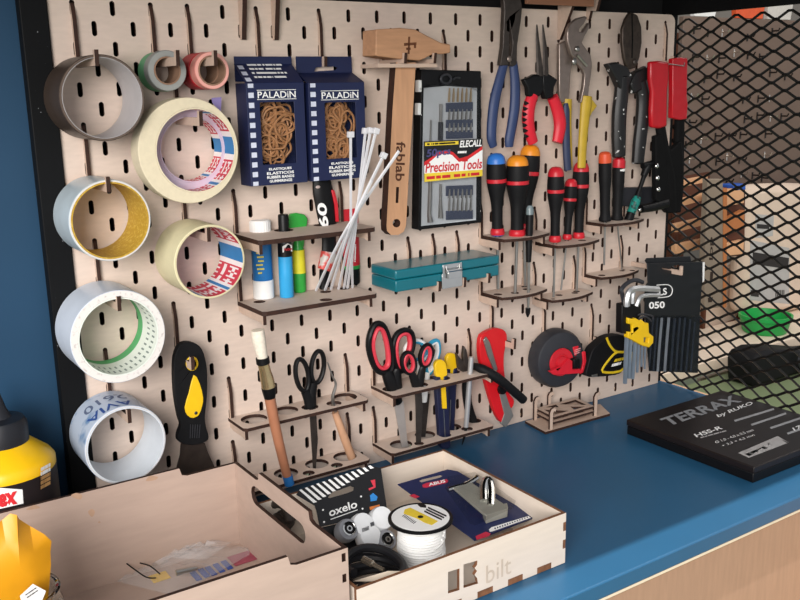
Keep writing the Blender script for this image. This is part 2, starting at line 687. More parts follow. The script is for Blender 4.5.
one('crossbar', 'plywood strip across the two brackets above the pliers', 'strip', m, mat('shaded_reddish_plywood', '8a5f47', 0.65, var=0.08, scale=20, stretch=(1.2, 8, 8)), bevel=0.0005)  # reddish wood, its tone darkened for the shade under the top shelf

RACKH = {}


def tidy(holes, x0, x1, y0, y1):        # keep the holes apart and inside the plate
    hs = [list(h) for h in holes]
    for h in hs:
        h[2] = min(h[2], h[0] - x0 - 0.002, x1 - h[0] - 0.002, h[1] - y0 - 0.0025, y1 - h[1] - 0.001)
    for i in range(len(hs)):
        for j in range(i):
            d = math.hypot(hs[i][0] - hs[j][0], hs[i][1] - hs[j][1])
            s_ = hs[i][2] + hs[j][2] + 0.0008
            if d < s_:
                f = max(d - 0.0008, 0.001) / (hs[i][2] + hs[j][2])
                hs[i][2] *= f
                hs[j][2] *= f
    return [h for h in hs if h[2] > 0.001]


def rack(key, c0, c1, row, depth, label, holes, arc=0.0, group='two-tier plywood tool racks', th=0.004):
    """one tier: a plate with holes on two hooked side brackets; holes: (x, y, r)"""
    z = LZ(-row * 0.02) - 0.0435
    x0, x1 = c0 * 0.02, c1 * 0.02
    t = thing('tool_rack', label, 'rack', ((x0 + x1) / 2, 0, z - 0.012), group)
    ea, eb = {'A': (-0.003, 0.008), 'B': (-0.004, 0.006), 'C': (-0.003, 0.008), 'D': (0.001, 0.007), 'E': (0.001, 0.013), 'F': (0.001, 0.016)}[key]
    a, b = x0 + ea, x1 + eb
    holes = tidy(holes, a, b, -depth + (arc * 0.6 if arc else 0), 0)
    P = [(a, -0.0006), (a, -depth + 0.004), (a + 0.004, -depth)]
    n = 14
    if arc:
        P = [(a, -0.0006), (a, -depth + arc)]
        for k in range(n + 1):
            f = k / n
            P.append((a + (b - a) * f, -depth + arc - arc * math.sin(math.pi * (0.12 + 0.88 * f)) * 1.0 if f < 1 else -depth + arc))
    else:
        P += [(b - 0.004, -depth), (b, -depth + 0.004)]
    P += [(b, -0.0006)]
    m = MB()
    m.prism([Vector((x, y, z)) for x, y in P], (0, 0, -th), 0, 1, [circ((hx, hy, z), hr, (1, 0, 0), (0, 1, 0), 18) for hx, hy, hr in holes])
    obj('plate', m, [PLY, BURN], t, smooth=0)
    for xx in (x0, x1):
        m = MB()
        zt = LZ(-row * 0.02)
        d = depth - 0.004 - (arc if arc else 0)
        lat = (round(xx / 0.02) + row) % 2 == 1
        Q = [(-0.0004, zt + 0.004), (0.006 if lat else -0.0004, zt + 0.006), (0.006 if lat else -0.0004, zt - 0.005), (-0.0004, zt - 0.005), (-0.0004, z - 0.012), (-0.010, z - 0.014), (-d + 0.008, z - 0.014), (-d, z - 0.013 - th * 0.6), (-d, z - th - 0.0002), (-0.0045, z - th - 0.0002), (-0.0045, zt - 0.012), (-0.0025, zt - 0.003)]
        m.prism([Vector((xx - 0.002, y, zz)) for y, zz in Q], (0.004, 0, 0), 0, 1)
        obj('bracket', m, [PLYH, BURN], t, smooth=0)
    return t


def hx(u, v, y, r):
    p = at(u, v, y)
    return (p.x, y, r)


def rowholes(c0, c1, n, y, r, f0=0.12, f1=0.88):
    return [(c0 * 0.02 + (c1 - c0) * 0.02 * (f0 + (f1 - f0) * k / (n - 1)), y, r) for k in range(n)]
# ------------------------------------------------------------------ tape rolls
def roll(label, cx, cz, yf, Ro, Ri, w, outer, face, inner, pat=None, ecc=0.0, patmats=None, name='tape_roll', group='tape rolls on the pegboard', core_t=0.0016):
    t = thing(name, label, 'tape roll', (cx, yf + w / 2, cz - Ro), group)
    N = 64
    A = (0, 1, 0)
    # tape winding: ring with an inner radius just outside the core
    m = MB()
    o = Vector((cx, yf, cz))
    rc = Ri + core_t

    def pt(r, k, y, e):
        a = 2 * math.pi * k / N
        return Vector((cx + e + r * math.cos(a), yf + y, cz + r * math.sin(a)))
    e = ecc
    prof = [(rc, 0.0, e, 1), (Ro - 0.0006, 0.0, 0, 1), (Ro, 0.0006, 0, 0), (Ro, w - 0.0006, 0, 0), (Ro - 0.0006, w, 0, 1), (rc, w, e, 1)]
    for r, y, ee, mm in prof:
        for k in range(N):
            m.v.append(pt(r, k, y, ee))
    for i in range(6):
        j = (i + 1) % 6
        for k in range(N):
            m.f.append((i * N + k, i * N + (k + 1) % N, j * N + (k + 1) % N, j * N + k))
            m.m.append(1 if i in (0, 4) else 0)
    obj('winding', m, [outer, face], t)
    # core tube with its printed inside
    m = MB()
    rows = 8 if pat else 1
    mats = [inner] + (patmats or [])
    for q in range(rows + 1):
        for k in range(N * 2 if pat else N):
            M_ = N * 2 if pat else N
            a = 2 * math.pi * k / M_
            m.v.append(Vector((cx + e + Ri * math.cos(a), yf - 0.0004 + (w + 0.0008) * q / rows, cz + Ri * math.sin(a))))
    M_ = N * 2 if pat else N
    for q in range(rows):
        for k in range(M_):
            m.f.append((q * M_ + k, (q + 1) * M_ + k, (q + 1) * M_ + (k + 1) % M_, q * M_ + (k + 1) % M_))
            deg = (k + 0.5) / M_ * 360
            deg = deg - 360 if deg > 180 else deg
            m.m.append(pat(deg, q) if pat else 0)
    b = len(m.v)
    for yy in (-0.0004, w + 0.0004):
        for k in range(M_):
            a = 2 * math.pi * k / M_
            m.v.append(Vector((cx + e + (rc - 0.0002) * math.cos(a), yf + yy, cz + (rc - 0.0002) * math.sin(a))))
    for k in range(M_):
        k2 = (k + 1) % M_
        m.f.append((k, k2, b + k2, b + k))
        m.m.append(0)
        m.f.append((rows * M_ + k, b + M_ + k, b + M_ + k2, rows * M_ + k2))
        m.m.append(0)
        m.f.append((b + k, b + k2, b + M_ + k2, b + M_ + k))
        m.m.append(0)
    obj('core', m, mats, t)
    return t


def pegtop(j):                       # top of a peg hung in row j
    return LZ(-j * 0.02) - 0.0585 + 0.0085


CARD = mat('grey_card_core', 'b9b2ac', 0.75, var=0.05)
CARDB = mat('brown_card_core', '8a6b56', 0.8, var=0.1)
CREAM = mat('cream_masking_tape', 'd8ccb0', 0.7, var=0.04, scale=200)
CREAMY = mat('yellowish_masking_tape', 'd9d0aa', 0.55, var=0.03, scale=150)
LILAC = mat('lilac_tape', 'c9b6c6', 0.65, var=0.03)
CLEARB = mat('cloudy_clear_tape', 'b9c6cc', 0.3, var=0.06, scale=50, spec=0.6)
CLEARF = mat('clear_tape_side', 'd8d2cb', 0.35, var=0.08, scale=90)
CLEARW = mat('white_clear_tape', 'c9d1dc', 0.35, var=0.04, scale=40)
CLEARWF = mat('speckled_tape_side', 'e2ddd8', 0.45, h2='b9b2ae', thr=(0.55, 0.75), scale=260)
YCORE = mat('yellow_core', 'b8922a', 0.6, h2='d8bb5a', thr=(0.5, 0.72), scale=330)
GCORE = mat('green_core', '54a86a', 0.6, var=0.06)
PCORE = mat('pale_green_core', 'dfe5dc', 0.6, var=0.03)
INK = mat('dark_ink', '7d8a84', 0.7)
TRED = mat('core_red', 'c9364a', 0.6, var=0.05)
TBLUE = mat('core_blue', '2f7bb4', 0.6, var=0.05)
TWHITE = mat('core_white', 'ece6e4', 0.6, var=0.03)


def fit(l, r, t, b, yf):             # centre and radius of a roll whose front rim spans these pixels
    L, R, Tp, B = at(l, (t + b) / 2, yf), at(r, (t + b) / 2, yf), at((l + r) / 2, t, yf), at((l + r) / 2, b, yf)
    return (L.x + R.x) / 2, (Tp.z + B.z) / 2, ((R.x - L.x) + (Tp.z - B.z)) / 4


def tesa(deg, q):
    # 0 cream, 1 red, 2 blue, 3 white
    d = (deg + 62) % 124 - 62          # pattern repeats round the core
    if 24 < d <= 58 or -52 < d <= -16:
        s = int((d + 200) / 2.8125)
        return 3 if (s % 3 == 0 and q % 2 == 1) or (q in (2, 5) and s % 4 != 0) else 1
    if -8 < d <= 17:
        return 2
    if d <= -57:
        return 2
    return 3


YF, TW = -0.0655, 0.0605
cx, cz, R_ = fit(60, 144, 54, 143, YF)
roll('brown parcel tape roll with a grey core, nearly used up, at upper left', cx, pegtop(0) - R_ + 0.0024, YF, R_, R_ - 0.0030, TW,
     mat('brown_parcel_tape', '43372f', 0.4, var=0.08, spec=0.3), mat('brown_tape_side', '5b4d44', 0.5, var=0.06), mat('grey_core_inside', 'b5b1b2', 0.6, var=0.04), core_t=0.0006)
roll('small green tape roll behind the grey one on the same peg', 0.1000, pegtop(0) - 0.0132, -0.0300, 0.0202, 0.0130, 0.0265, mat('green_tape', '4f9a6c', 0.5, var=0.05), mat('green_tape_side', '6aa583', 0.5, var=0.05), CARDB)
roll('small grey tape roll in front of the green one', 0.0965, pegtop(0) - 0.0128, -0.0460, 0.0202, 0.0126, 0.0140, mat('grey_tape', '7d807e', 0.4, var=0.05), mat('grey_tape_side', '8e8f8c', 0.5, var=0.05), CARDB)
roll('small red tape roll behind the pink one on the same peg', 0.1435, pegtop(0) - 0.0130, -0.0330, 0.0192, 0.0126, 0.0290, mat('red_tape', 'b81f2c', 0.5, var=0.05), mat('red_tape_side', 'b8303a', 0.5, var=0.05), CARDB)
roll('small pink tape roll in front of the red one', 0.1432, pegtop(0) - 0.0130, -0.0500, 0.0190, 0.0138, 0.0150, mat('pink_tape', 'd58a80', 0.5, var=0.05), mat('pink_tape_side', 'e2a398', 0.55, var=0.05), CARDB)
cx, cz, R_ = fit(138.5, 238, 97, 204, -0.050)
roll('large cream masking tape roll with red and blue print inside its core', cx, cz, -0.0500, R_, R_ - 0.0120, 0.0240, CREAM, CREAM, CREAM, tesa, 0.0070, [TRED, TBLUE, TWHITE])
lt = roll('lilac tape roll half hidden behind the large cream masking tape roll', cx + 0.0120, cz, -0.0250, R_ - 0.0085, R_ - 0.0205, 0.0200, LILAC, LILAC, LILAC, tesa, 0, [TRED, TBLUE, TWHITE])
m = MB()
m.slab([(211.5, 98), (221.5, 97), (221, 112), (217, 108), (212.5, 103)], -0.020, 0.0006)
obj('loose_end', m, mat('violet_tape', '8d7fb4', 0.6, var=0.04), lt, label='violet loose tape end')
cx, cz, R_ = fit(69, 150.5, 179, 262, YF)
roll('clear tape roll with a gold yellow core, below the brown roll', cx, cz, YF, R_, R_ - 0.0036, TW, CLEARB, CLEARF, YCORE)
cx, cz, R_ = fit(175.5, 243.5, 223, 300.5, YF)
roll('smaller cream tape roll with red and blue stripes inside its core', cx, cz, YF, R_, R_ - 0.0024, TW, CREAMY, CREAMY, CREAMY, tesa, 0, [TRED, TBLUE, TWHITE], core_t=0.0009)


def gpat(deg, q):
    if q >= 6:
        return 1
    return 2 if (q in (1, 3) and int((deg + 360) / 2.8125) % 3 == 0) else 0


cx, cz, R_ = fit(68.8, 166.5, 291, 382.5, YF)
roll('wide clear tape roll with a green and white core, third down the left edge', cx, cz, YF, R_, R_ - 0.0088, TW, CLEARW, CLEARWF, PCORE, gpat, 0, [GCORE, INK])
cx, cz, R_ = fit(84, 166.5, 404, 486, YF)
R_ *= 0.975
BCX, BCZ, BCR = cx, cz, R_
t = roll('lowest tape roll, white core and blue writing on its clear tape', cx, cz, YF, R_, R_ - 0.0030, TW, mat('clear_tape_on_white', 'b7c3d4', 0.35, h2='6f8fb4', thr=(0.58, 0.70), scale=45), mat('white_tape_side', 'dedad8', 0.5), mat('white_core', 'cfd6dd', 0.5, var=0.03))
# blue letters printed round the outside, bent to the roll
BINK = mat('blue_ink', '2c4f92', 0.6)


def bent(body, cx, cz, R, a0, a1, y0, y1, parent, m):
    cu = bpy.data.curves.new('t', 'FONT')
    cu.body = body
    cu.resolution_u = 3
    cu.offset = 0.012
    to = bpy.data.objects.new('t', cu)
    COL.objects.link(to)
    dg = bpy.context.evaluated_depsgraph_get()
    me = bpy.data.meshes.new_from_object(to.evaluated_get(dg))
    bpy.data.objects.remove(to)
    vs = [v.co.copy() for v in me.vertices]
    fs = [tuple(p.vertices) for p in me.polygons]
    w = max(v.x for v in vs)
    h = max(v.y for v in vs)
    mb = MB()
    out = []
    for v in vs:
        a = a0 + (a1 - a0) * v.x / w
        out.append(Vector((cx + R * math.cos(a), y0 + (y1 - y0) * v.y / h, cz + R * math.sin(a))))
    mb.add(out, fs)
    obj('lettering', mb, m, parent, smooth=0)


D = math.radians
bent('AVIA', BCX, BCZ, BCR + 0.0003, D(72), D(140), -0.046, -0.062, t, BINK)
bent('2610', BCX, BCZ, BCR + 0.0003, D(70), D(135), -0.022, -0.038, t, mat('grey_ink', '5d6a86', 0.6))

# ------------------------------------------------------------------ navy boxes of rubber bands
BAND = mat('tan_rubber', 'a87850', 0.55, var=0.15, scale=200)
FILM = clear('window_film', alpha=0.04, rough=0.12)
SQ = mat('box_square_print', 'c9cede', 0.6)


def band_box(label, bl, br, tr, tl, tab, win, name, words, hang, stufflabel, rise=0.012):
    yf, yb = -0.034, -0.006
    q = [at(*c, yf) for c in (bl, br, tr, tl)]
    x0, x1 = (q[0].x + q[3].x) / 2, (q[1].x + q[2].x) / 2
    z0, z1 = (q[0].z + q[1].z) / 2, (q[2].z + q[3].z) / 2
    w = [at(*c, yf) for c in win]
    wx0, wx1 = (w[0].x + w[3].x) / 2, (w[1].x + w[2].x) / 2
    wz0, wz1 = (w[0].z + w[1].z) / 2, (w[2].z + w[3].z) / 2
    t = thing('rubber_band_box', label, 'box', ((x0 + x1) / 2, (yf + yb) / 2, z0), 'navy rubber band boxes')
    m = MB()
    T = 0.0008
    m.prism([(x0, yf, z0), (x1, yf, z0), (x1, yf, z1), (x0, yf, z1)], (0, T, 0), 0, 0, [[(wx0, yf, wz0), (wx1, yf, wz0), (wx1, yf, wz1), (wx0, yf, wz1)]])
    m.box((x0, yf + T, z0), (x0 + T, yb, z1))
    m.box((x1 - T, yf + T, z0), (x1, yb, z1))
    m.box((x0 + T, yf + T, z0), (x1 - T, yb, z0 + T))
    m.box((x0 + T, yb - T, z0 + T), (x1 - T, yb, z1))
    obj('carton', m, NAVY, t, 0.0004, smooth=0)
    # sloping top flap that runs back to the hang tab
    ta = [at(*c, yb) for c in tab]
    zt = (ta[2].z + ta[3].z) / 2
    zr = z1 + 0.010
    m = MB()
    hy = yb - 0.001
    pr = [(x0, yf, z1), (x1, yf, z1), (x1, yb, z1 + rise), (x0, yb, z1 + rise)]
    m.prism(pr, (0, 0.0008, -0.0010), 0)
    hp = [at(*c, yb - 0.0008) for c in hang] if hang else None
    m.prism([(x0, yb - 0.0009, z1 + 0.002), (x1, yb - 0.0009, z1 + 0.002), (x1, yb - 0.0009, zt), (x0, yb - 0.0009, zt)], (0, 0.0008, 0), 0, 0, [hp] if hp else [])
    obj('hang_tab', m, NAVY, t, smooth=0)
    m = MB()
    m.box((wx0 - 0.001, yf + T + 0.0001, wz0 - 0.001), (wx1 + 0.001, yf + T + 0.0004, wz1 + 0.001))
    obj('window', m, FILM, t, smooth=0)
    m = MB()
    W, H = x1 - x0, z1 - z0
    n = 11
    for k in range(n):
        zz = z0 + H * (0.02 + 0.96 * k / (n - 1)) - 0.0028
        m.box((x0 + W * 0.03, yf - 0.0003, max(zz, z0 + 0.0005)), (x0 + W * 0.12, yf - 0.00005, zz + 0.0056 if k < n - 1 else z1 - 0.0006))
    for k in range(3 if rise > 0.015 else 0):
        f0, f1 = 0.08 + 0.31 * k, 0.26 + 0.31 * k
        e_ = Vector((0, yb - yf, rise))
        p_ = Vector((x0 + W * 0.03, yf, z1 + 0.0003))
        w_ = Vector((W * 0.09, 0, 0))
        m.prism([p_ + e_ * f0, p_ + e_ * f0 + w_, p_ + e_ * f1 + w_, p_ + e_ * f1], (0, 0.0001, -0.0002), 0)
    obj('square_print', m, SQ, t, smooth=0)
    nx = (wx0 + wx1) / 2

    def ln(s, zc, h, hw, bold=0.02):
        text(s, [(nx - hw, yf - 0.0001, zc), (nx + hw, yf - 0.0001, zc), (nx - hw, yf - 0.0001, zc + h)], t, WHITEP, bold=bold)
    ln('PALADiN', wz1 + 0.0045, 0.0072, W * 0.33, 0.01)
    m = MB()
    m.box((nx - W * 0.34, yf - 0.0003, wz1 + 0.0028), (nx + W * 0.34, yf - 0.0001, wz1 + 0.0034))
    m.box((nx - W * 0.34, yf - 0.0003, wz1 + 0.0128), (nx + W * 0.34, yf - 0.0001, wz1 + 0.0134))
    obj('title_rule', m, WHITEP, t, smooth=0)
    for k, s in enumerate(words):
        ln(s, wz0 - 0.0072 - 0.0044 * k, 0.0031, W * (0.20 if k % 3 == 0 else 0.24), 0.03)
    # the bands, a springy heap behind the window
    rnd = random.Random(3 + int(1000 * x0))
    m = MB()
    for k in range(44):
        c = Vector((rnd.uniform(wx0 + 0.006, wx1 - 0.006), rnd.uniform(yf + 0.0065, yb - 0.006), rnd.uniform(wz0 + 0.004, wz1 - 0.004)))
        a = rnd.uniform(0, math.pi)
        R_ = rnd.uniform(0.009, 0.017)
        pts = []
        for q_ in range(9):
            th = 2 * math.pi * q_ / 9
            px = R_ * math.cos(th) * rnd.uniform(0.88, 1.06)
            pz = R_ * 0.75 * math.sin(th) * rnd.uniform(0.6, 1.1)
            X = c.x + px * math.cos(a) - pz * math.sin(a)
            Z = c.z + px * math.sin(a) + pz * math.cos(a)
            pts.append(Vector((min(max(X, x0 + 0.003), x1 - 0.003), c.y + rnd.uniform(-0.0018, 0.0018), min(max(Z, z0 + 0.003), z1 - 0.003))))
        m.tube(pts, 0.0013, 5, 0, True, smooth=3)
    s = one('rubber_bands', stufflabel, 'rubber bands', m, BAND)
    s['kind'] = 'stuff'
    return t, (x0, x1, z0, z1, yf, yb)


W4 = ('ELASTIQUES', 'ELASTICOS', 'RUBBER BANDS', 'GUMMIRINGE')
bx, g = band_box('left navy box of rubber bands with four lines of print on its lid', (250, 187), (306.5, 182), (305, 81.5), (247.5, 84), [(235, 83), (292, 83), (292, 56), (235, 57)],
                 [(262.5, 165), (296, 162.5), (294.5, 101), (260.5, 103)], 'rubber_band_box', W4, None, 'tan rubber bands heaped behind the window of the left navy box', 0.0215)
x0, x1, z0, z1, yf, yb = g
sl = Vector((0, yb - yf, 0.0215))
for k in range(4):
    f = 0.18 + 0.19 * k
    a = Vector((x0 + 0.014, yf, z1)) + sl * (0.86 - 0.21 * k)
    dashes([a, a + Vector((0.044 - 0.004 * (k % 2), 0, 0)), a + sl * 0.09], bx, WHITEP, n=7, seed=k, depth=0.0006)
band_box('right navy box of rubber bands hanging by the slot in its tab', (311.5, 183), (366, 176), (365, 81.5), (309, 83.5), [(300, 82), (352, 82), (352, 57), (300, 56)],
         [(326.5, 159.5), (357, 157), (355.5, 101.5), (325, 103)], 'rubber_band_box', W4, [(314, 71.5), (335.5, 70), (337.5, 67.8), (334.5, 66.5), (327, 66.8), (326, 63.5), (323, 63.8), (322.5, 67), (316, 67.5)], 'tan rubber bands heaped behind the window of the right navy box')

# ------------------------------------------------------------------ wooden hammer and its holder
HWOOD = mat('warm_hammer_wood', 'b88a68', 0.6, var=0.1, scale=22, stretch=(1.5, 6, 9), bump=0.05)
HWOODV = mat('warm_hammer_handle', 'c0926f', 0.6, var=0.08, scale=22, stretch=(9, 6, 1.2), bump=0.05)


def q3(ox, oy, s, L):
    return [(ox + x / s, oy + y / s) for x, y in L]


ht = thing('hammer', 'wooden laser cut hammer with a cross burnt on its head', 'hammer', (0.4, -0.03, LZ(-0.24)))
m = MB()
m.slab(q3(345, 10, 5.4545, [(170, 106), (300, 97), (385, 106), (440, 135), (528, 180), (575, 187), (576, 234), (530, 240), (476, 243), (410, 276), (350, 270), (290, 266), (185, 252), (168, 248)]), -0.050, 0.030, 0, 0)
obj('head', m, HWOOD, ht, 0.0012)
m = MB()
m.slab([(396, 62.5), (415.8, 62.5), (413, 110), (408.5, 180), (406, 226), (403.5, 232), (398, 235), (391, 235), (387, 231), (386.5, 226), (389.5, 170), (392.5, 110)], -0.040, 0.013, 0, 1, 0, [[(396.5 + 4 * math.cos(a * math.pi / 6), 223.2 + 4.3 * math.sin(a * math.pi / 6)) for a in range(12)], [(396.2, 187), (399, 187), (398.3, 203), (395.6, 203)]])
obj('handle', m, [HWOODV, BURN], ht, smooth=0)
SCORCH = mat('scorched_engraving', '6b3f26', 0.8, var=0.3)
SCORCHD = mat('dark_scorched_engraving', '4a2a1a', 0.8, var=0.3)
m = MB()
for L in ([(345, 145), (356, 145), (352, 240), (342, 240)], [(322, 180), (390, 176), (390, 190), (322, 196)], [(376, 184), (388, 184), (388, 208), (376, 208)], [(334, 205), (358, 205), (358, 218), (334, 218)]):
    m.slab(q3(345, 10, 5.4545, L), -0.0502, 0.0001)
obj('burnt_cross', m, SCORCH, ht, smooth=0)
textpx('fablab', [(396.3, 141.5), (394.3, 181.5), (404.4, 141.5)][:1] + [(395.2, 181), (405.5, 142)], -0.0401, ht, SCORCHD, depth=0.0002, bold=0.02)
hh = thing('hammer_holder', 'plywood two-peg holder under the head of the wooden hammer', 'holder', (0.42, -0.03, LZ(-0.07)))
pa, pb = at(406.4, 60, -0.056), at(436, 60, -0.056)
zb1, zb0 = at(400, 58.8, -0.046).z, at(400, 63.5, -0.046).z
for pp in (pa, pb):
    m = MB()
    zb = zb0
    P = [(-0.0004, zb + 0.02), (-0.0004, zb), (-0.0535, zb), (-0.0555, zb + 0.012), (-0.0510, zb + 0.012), (-0.0505, zb + 0.0050), (-0.006, zb + 0.0050), (-0.006, zb + 0.02)]
    m.prism([Vector((pp.x - 0.002, y, z)) for y, z in P], (0.004, 0, 0), 0, 1)
    obj('peg', m, [PLYH, BURN], hh, smooth=0)
a, b = at(377.5, 61, -0.048), at(437, 63, -0.048)
m = MB()
m.box((a.x, -0.0485, zb0 - 0.0046), (b.x, -0.010, zb0 - 0.0002))
obj('crossbar', m, [PLYH], hh, smooth=0)

# ------------------------------------------------------------------ precision tool set
pt_ = thing('tool_set', 'clear-lidded precision bit set with a black, white and yellow label', 'tool set', (0.47, -0.02, LZ(-0.24)))
yf = -0.026
c = [(421.5, 69.5), (481, 71), (482, 222.5), (418.5, 230)]
m = MB()
m.slab(c, yf + 0.004, 0.016, 0)
m.slab([(418.8, 80), (421.8, 80), (421.8, 92), (418.8, 92)], yf + 0.0036, 0.008, 1)
m.slab([(418.3, 103), (421.3, 103), (421.1, 115), (418.2, 115)], yf + 0.0036, 0.008, 1)
obj('case', m, [BLACK, WHITE], pt_, 0.0008)
m = MB()
m.slab([(424, 88), (446, 86), (477, 88), (476, 220), (421.5, 226)], yf + 0.0030, 0.0008, 0)
obj('tray', m, mat('silver_tray', 'c2c6cb', 0.35, var=0.10, scale=25), pt_)
m = MB()
for y0_, y1_ in ((103, 112), (120, 128), (131, 139), (186, 196), (211, 220)):
    m.slab([(446.5, y0_), (473, y0_ - 1), (473, y1_ - 1), (446.5, y1_)], yf + 0.0008, 0.0020, 0)
obj('bit_holder', m, mat('blue_grey_holder', '454c60', 0.5), pt_, 0.0004)
for row, (y0_, y1_, col) in enumerate(((87, 102, 0), (108, 120, 1), (122, 132, 1), (188, 198, 1), (197, 211, 1))):
    for k in range(6):
        u = 449 + 4.3 * k
        m = MB()
        m.tubepx([(u, y1_), (u + 0.3, (y0_ + y1_) / 2), (u + 0.6, y0_ + 1)], yf + 0.0012, [1.3, 1.3, 0.7], 0, seg=6, smooth=0)
        obj('bit', m, [mat('brass_bit', 'b7a283', 0.35, metal=0.7) if col == 0 else STEEL], pt_)
m = MB()
m.tubepx([(440.8, 104), (440.6, 122)], yf + 0.0012, 1.7, 0, seg=8, smooth=0)
m.tubepx([(440.6, 122), (440.2, 140)], yf + 0.0012, 2.6, 1, seg=8, smooth=0)
m.tubepx([(440.5, 184), (440.3, 200), (440.4, 218)], yf + 0.0012, [1.2, 1.4, 2.8], 0, seg=8, smooth=0)
obj('bit_driver', m, [STEEL, CHAR], pt_)
m = MB()
m.tubepx([(431, 120), (430, 150), (430, 188), (429, 214), (430, 222)], yf + 0.0012, [0.8, 1, 2, 2.2, 3.2], 0, seg=8, smooth=0)
obj('tweezers', m, STEEL, pt_)
m = MB()
ybk = yf - 0.0052
m.slab([(424, 141.5), (482.5, 138.5), (482.5, 176), (424.5, 182)], ybk, 0.0006, 0)
obj('label_card', m, mat('label_black', '17181b', 0.45), pt_, smooth=0)
m = MB()
m.slab([(424.2, 163), (432, 158), (437, 153), (446, 151.5), (452, 153), (459, 160), (468, 158), (482.5, 148), (482.5, 171), (424.4, 174)], ybk - 0.0002, 0.0001, 0)
obj('white_field', m, WHITEP, pt_, smooth=0)
m = MB()
m.slab([(424.2, 166), (424.2, 162), (432, 157), (437, 152), (446, 150.2), (453, 152), (459.5, 158.5), (468, 156), (482.5, 146), (482.5, 149.5), (468, 159.5), (459, 162), (452, 155), (446, 153.2), (437, 155.5), (432, 160)], ybk - 0.0004, 0.0001, 0)
obj('red_swoosh', m, mat('label_red', 'd02a2e', 0.5), pt_, smooth=0)
m = MB()
m.slab([(424.4, 173.5), (482.5, 169.5), (482.5, 176), (424.5, 182)], ybk - 0.0004, 0.0001, 0)
m.slab([(425, 142.6), (458.5, 141), (458.5, 144.3), (425, 146)], ybk - 0.0004, 0.0001, 0)
obj('yellow_strip', m, mat('label_yellow', 'e6c93a', 0.5), pt_, smooth=0)
LRED = mat('label_red_ink', 'c8242c', 0.5)
textpx('ELECALL', [(459.5, 147.6), (481.5, 146.2), (460.5, 140.6)], ybk - 0.0001, pt_, WHITEP, bold=0.03)
textpx('50pcs', [(426, 159.5), (450, 156.5), (427, 149.5)], ybk - 0.0006, pt_, mat('label_violet', '4b4a78', 0.5), bold=0.03)
dashpx([(457.5, 153.4), (466.5, 153), (457.7, 151.2)], ybk - 0.0004, pt_, WHITEP, n=3)
textpx('Precision Tools', [(425.2, 173), (481.5, 168.5), (426.2, 162.5)], ybk - 0.0006, pt_, LRED, bold=0.02)
dashpx([(426.5, 179.5), (480.5, 175), (426.5, 176.5)], ybk - 0.0006, pt_, LRED, n=9)
dashpx([(427, 145), (456, 143.4), (427, 143.4)], ybk - 0.0006, pt_, BLACK, n=7, seed=4)
# clear lid: a shallow shell with a bowed upper rim
m = MB()
m.slab([(422.3, 88), (430, 85.2), (442, 83.8), (458, 84), (474, 86.5), (480.4, 90), (481, 218), (420, 226.5)], yf - 0.0035, 0.0008)
m.slab([(422.3, 88), (430, 85.2), (442, 83.8), (458, 84), (474, 86.5), (480.4, 90), (480.4, 92), (474, 88.5), (458, 86), (442, 85.8), (430, 87.2), (422.3, 90)], yf - 0.0030, 0.0060)
obj('lid', m, clear('clear_lid', alpha=0.12, rough=0.06), pt_, 0.0004)
m = MB()
m.tubepx([(446 + 5 * math.cos(a * math.pi / 6), 79 + 4.5 * math.sin(a * math.pi / 6)) for a in range(12)], yf + 0.0020, 1.3, 0, True, seg=6)
m.tubepx([(453, 80), (456, 77.5), (460, 78)], yf + 0.0020, 1.0, 0, seg=6)
obj('hang_loop', m, CHAR, pt_)

# ------------------------------------------------------------------ teal case on its three pegs
yb_, yf_ = -0.010, -0.066
x0 = at(371, 268, yb_).x
x1 = at(499, 266, yf_).x
zt_ = at(440, 263.8, yf_).z
zb_ = LZ(-0.28) - 0.054 + 0.0065 + 0.0004
TEAL = mat('teal_enamel', '0b6673', 0.3, var=0.03, coat=0.3)
tc = thing('tool_case', 'teal metal case with a chrome clasp lying on plywood pegs', 'case', ((x0 + x1) / 2, (yb_ + yf_) / 2, zb_))
zm = zb_ + (zt_ - zb_) * 0.55
m = MB()
m.box((x0, yf_, zb_), (x1, yb_, zm - 0.0004))
obj('base', m, TEAL, tc, 0.0015)
m = MB()
m.box((x0 - 0.0004, yf_ - 0.0005, zm + 0.0002), (x1 + 0.0004, yb_, zt_))
obj('lid', m, TEAL, tc, 0.002)
ca = at(441.5, 265, yf_ - 0.002)
cb = at(462, 286.5, yf_ - 0.002)
m = MB()
m.box((ca.x, yf_ - 0.0028, cb.z + 0.001), (cb.x, yf_ - 0.0006, zm - 0.001))
m.box((ca.x + 0.001, yf_ - 0.0034, zm - 0.001), (cb.x - 0.001, yf_ - 0.0012, ca.z))
m.box((ca.x + 0.007, yf_ - 0.0075, zm - 0.007), (cb.x - 0.006, yf_ - 0.0034, zm + 0.005))
m.tube([(ca.x + 0.005, yf_ - 0.006, zm + 0.003), (cb.x - 0.004, yf_ - 0.006, zm + 0.003)], 0.0022, 8, 0, smooth=0)
m.tube([(ca.x + 0.006, yf_ - 0.004, ca.z - 0.002), (ca.x + 0.006, yf_ - 0.0055, zm), (cb.x - 0.005, yf_ - 0.0055, zm), (cb.x - 0.005, yf_ - 0.004, ca.z - 0.002)], 0.0011, 6, 0, smooth=0)
obj('clasp', m, CHROME, tc, 0.0004)
# ------------------------------------------------------------------ racks with their contents
def zrack(row):
    return LZ(-row * 0.02) - 0.0435          # top face of a plate hung in that row


def foot(u, v, row):                            # where something stands on a plate
    p = onz(u, v, zrack(row))
    return p.x, p.y


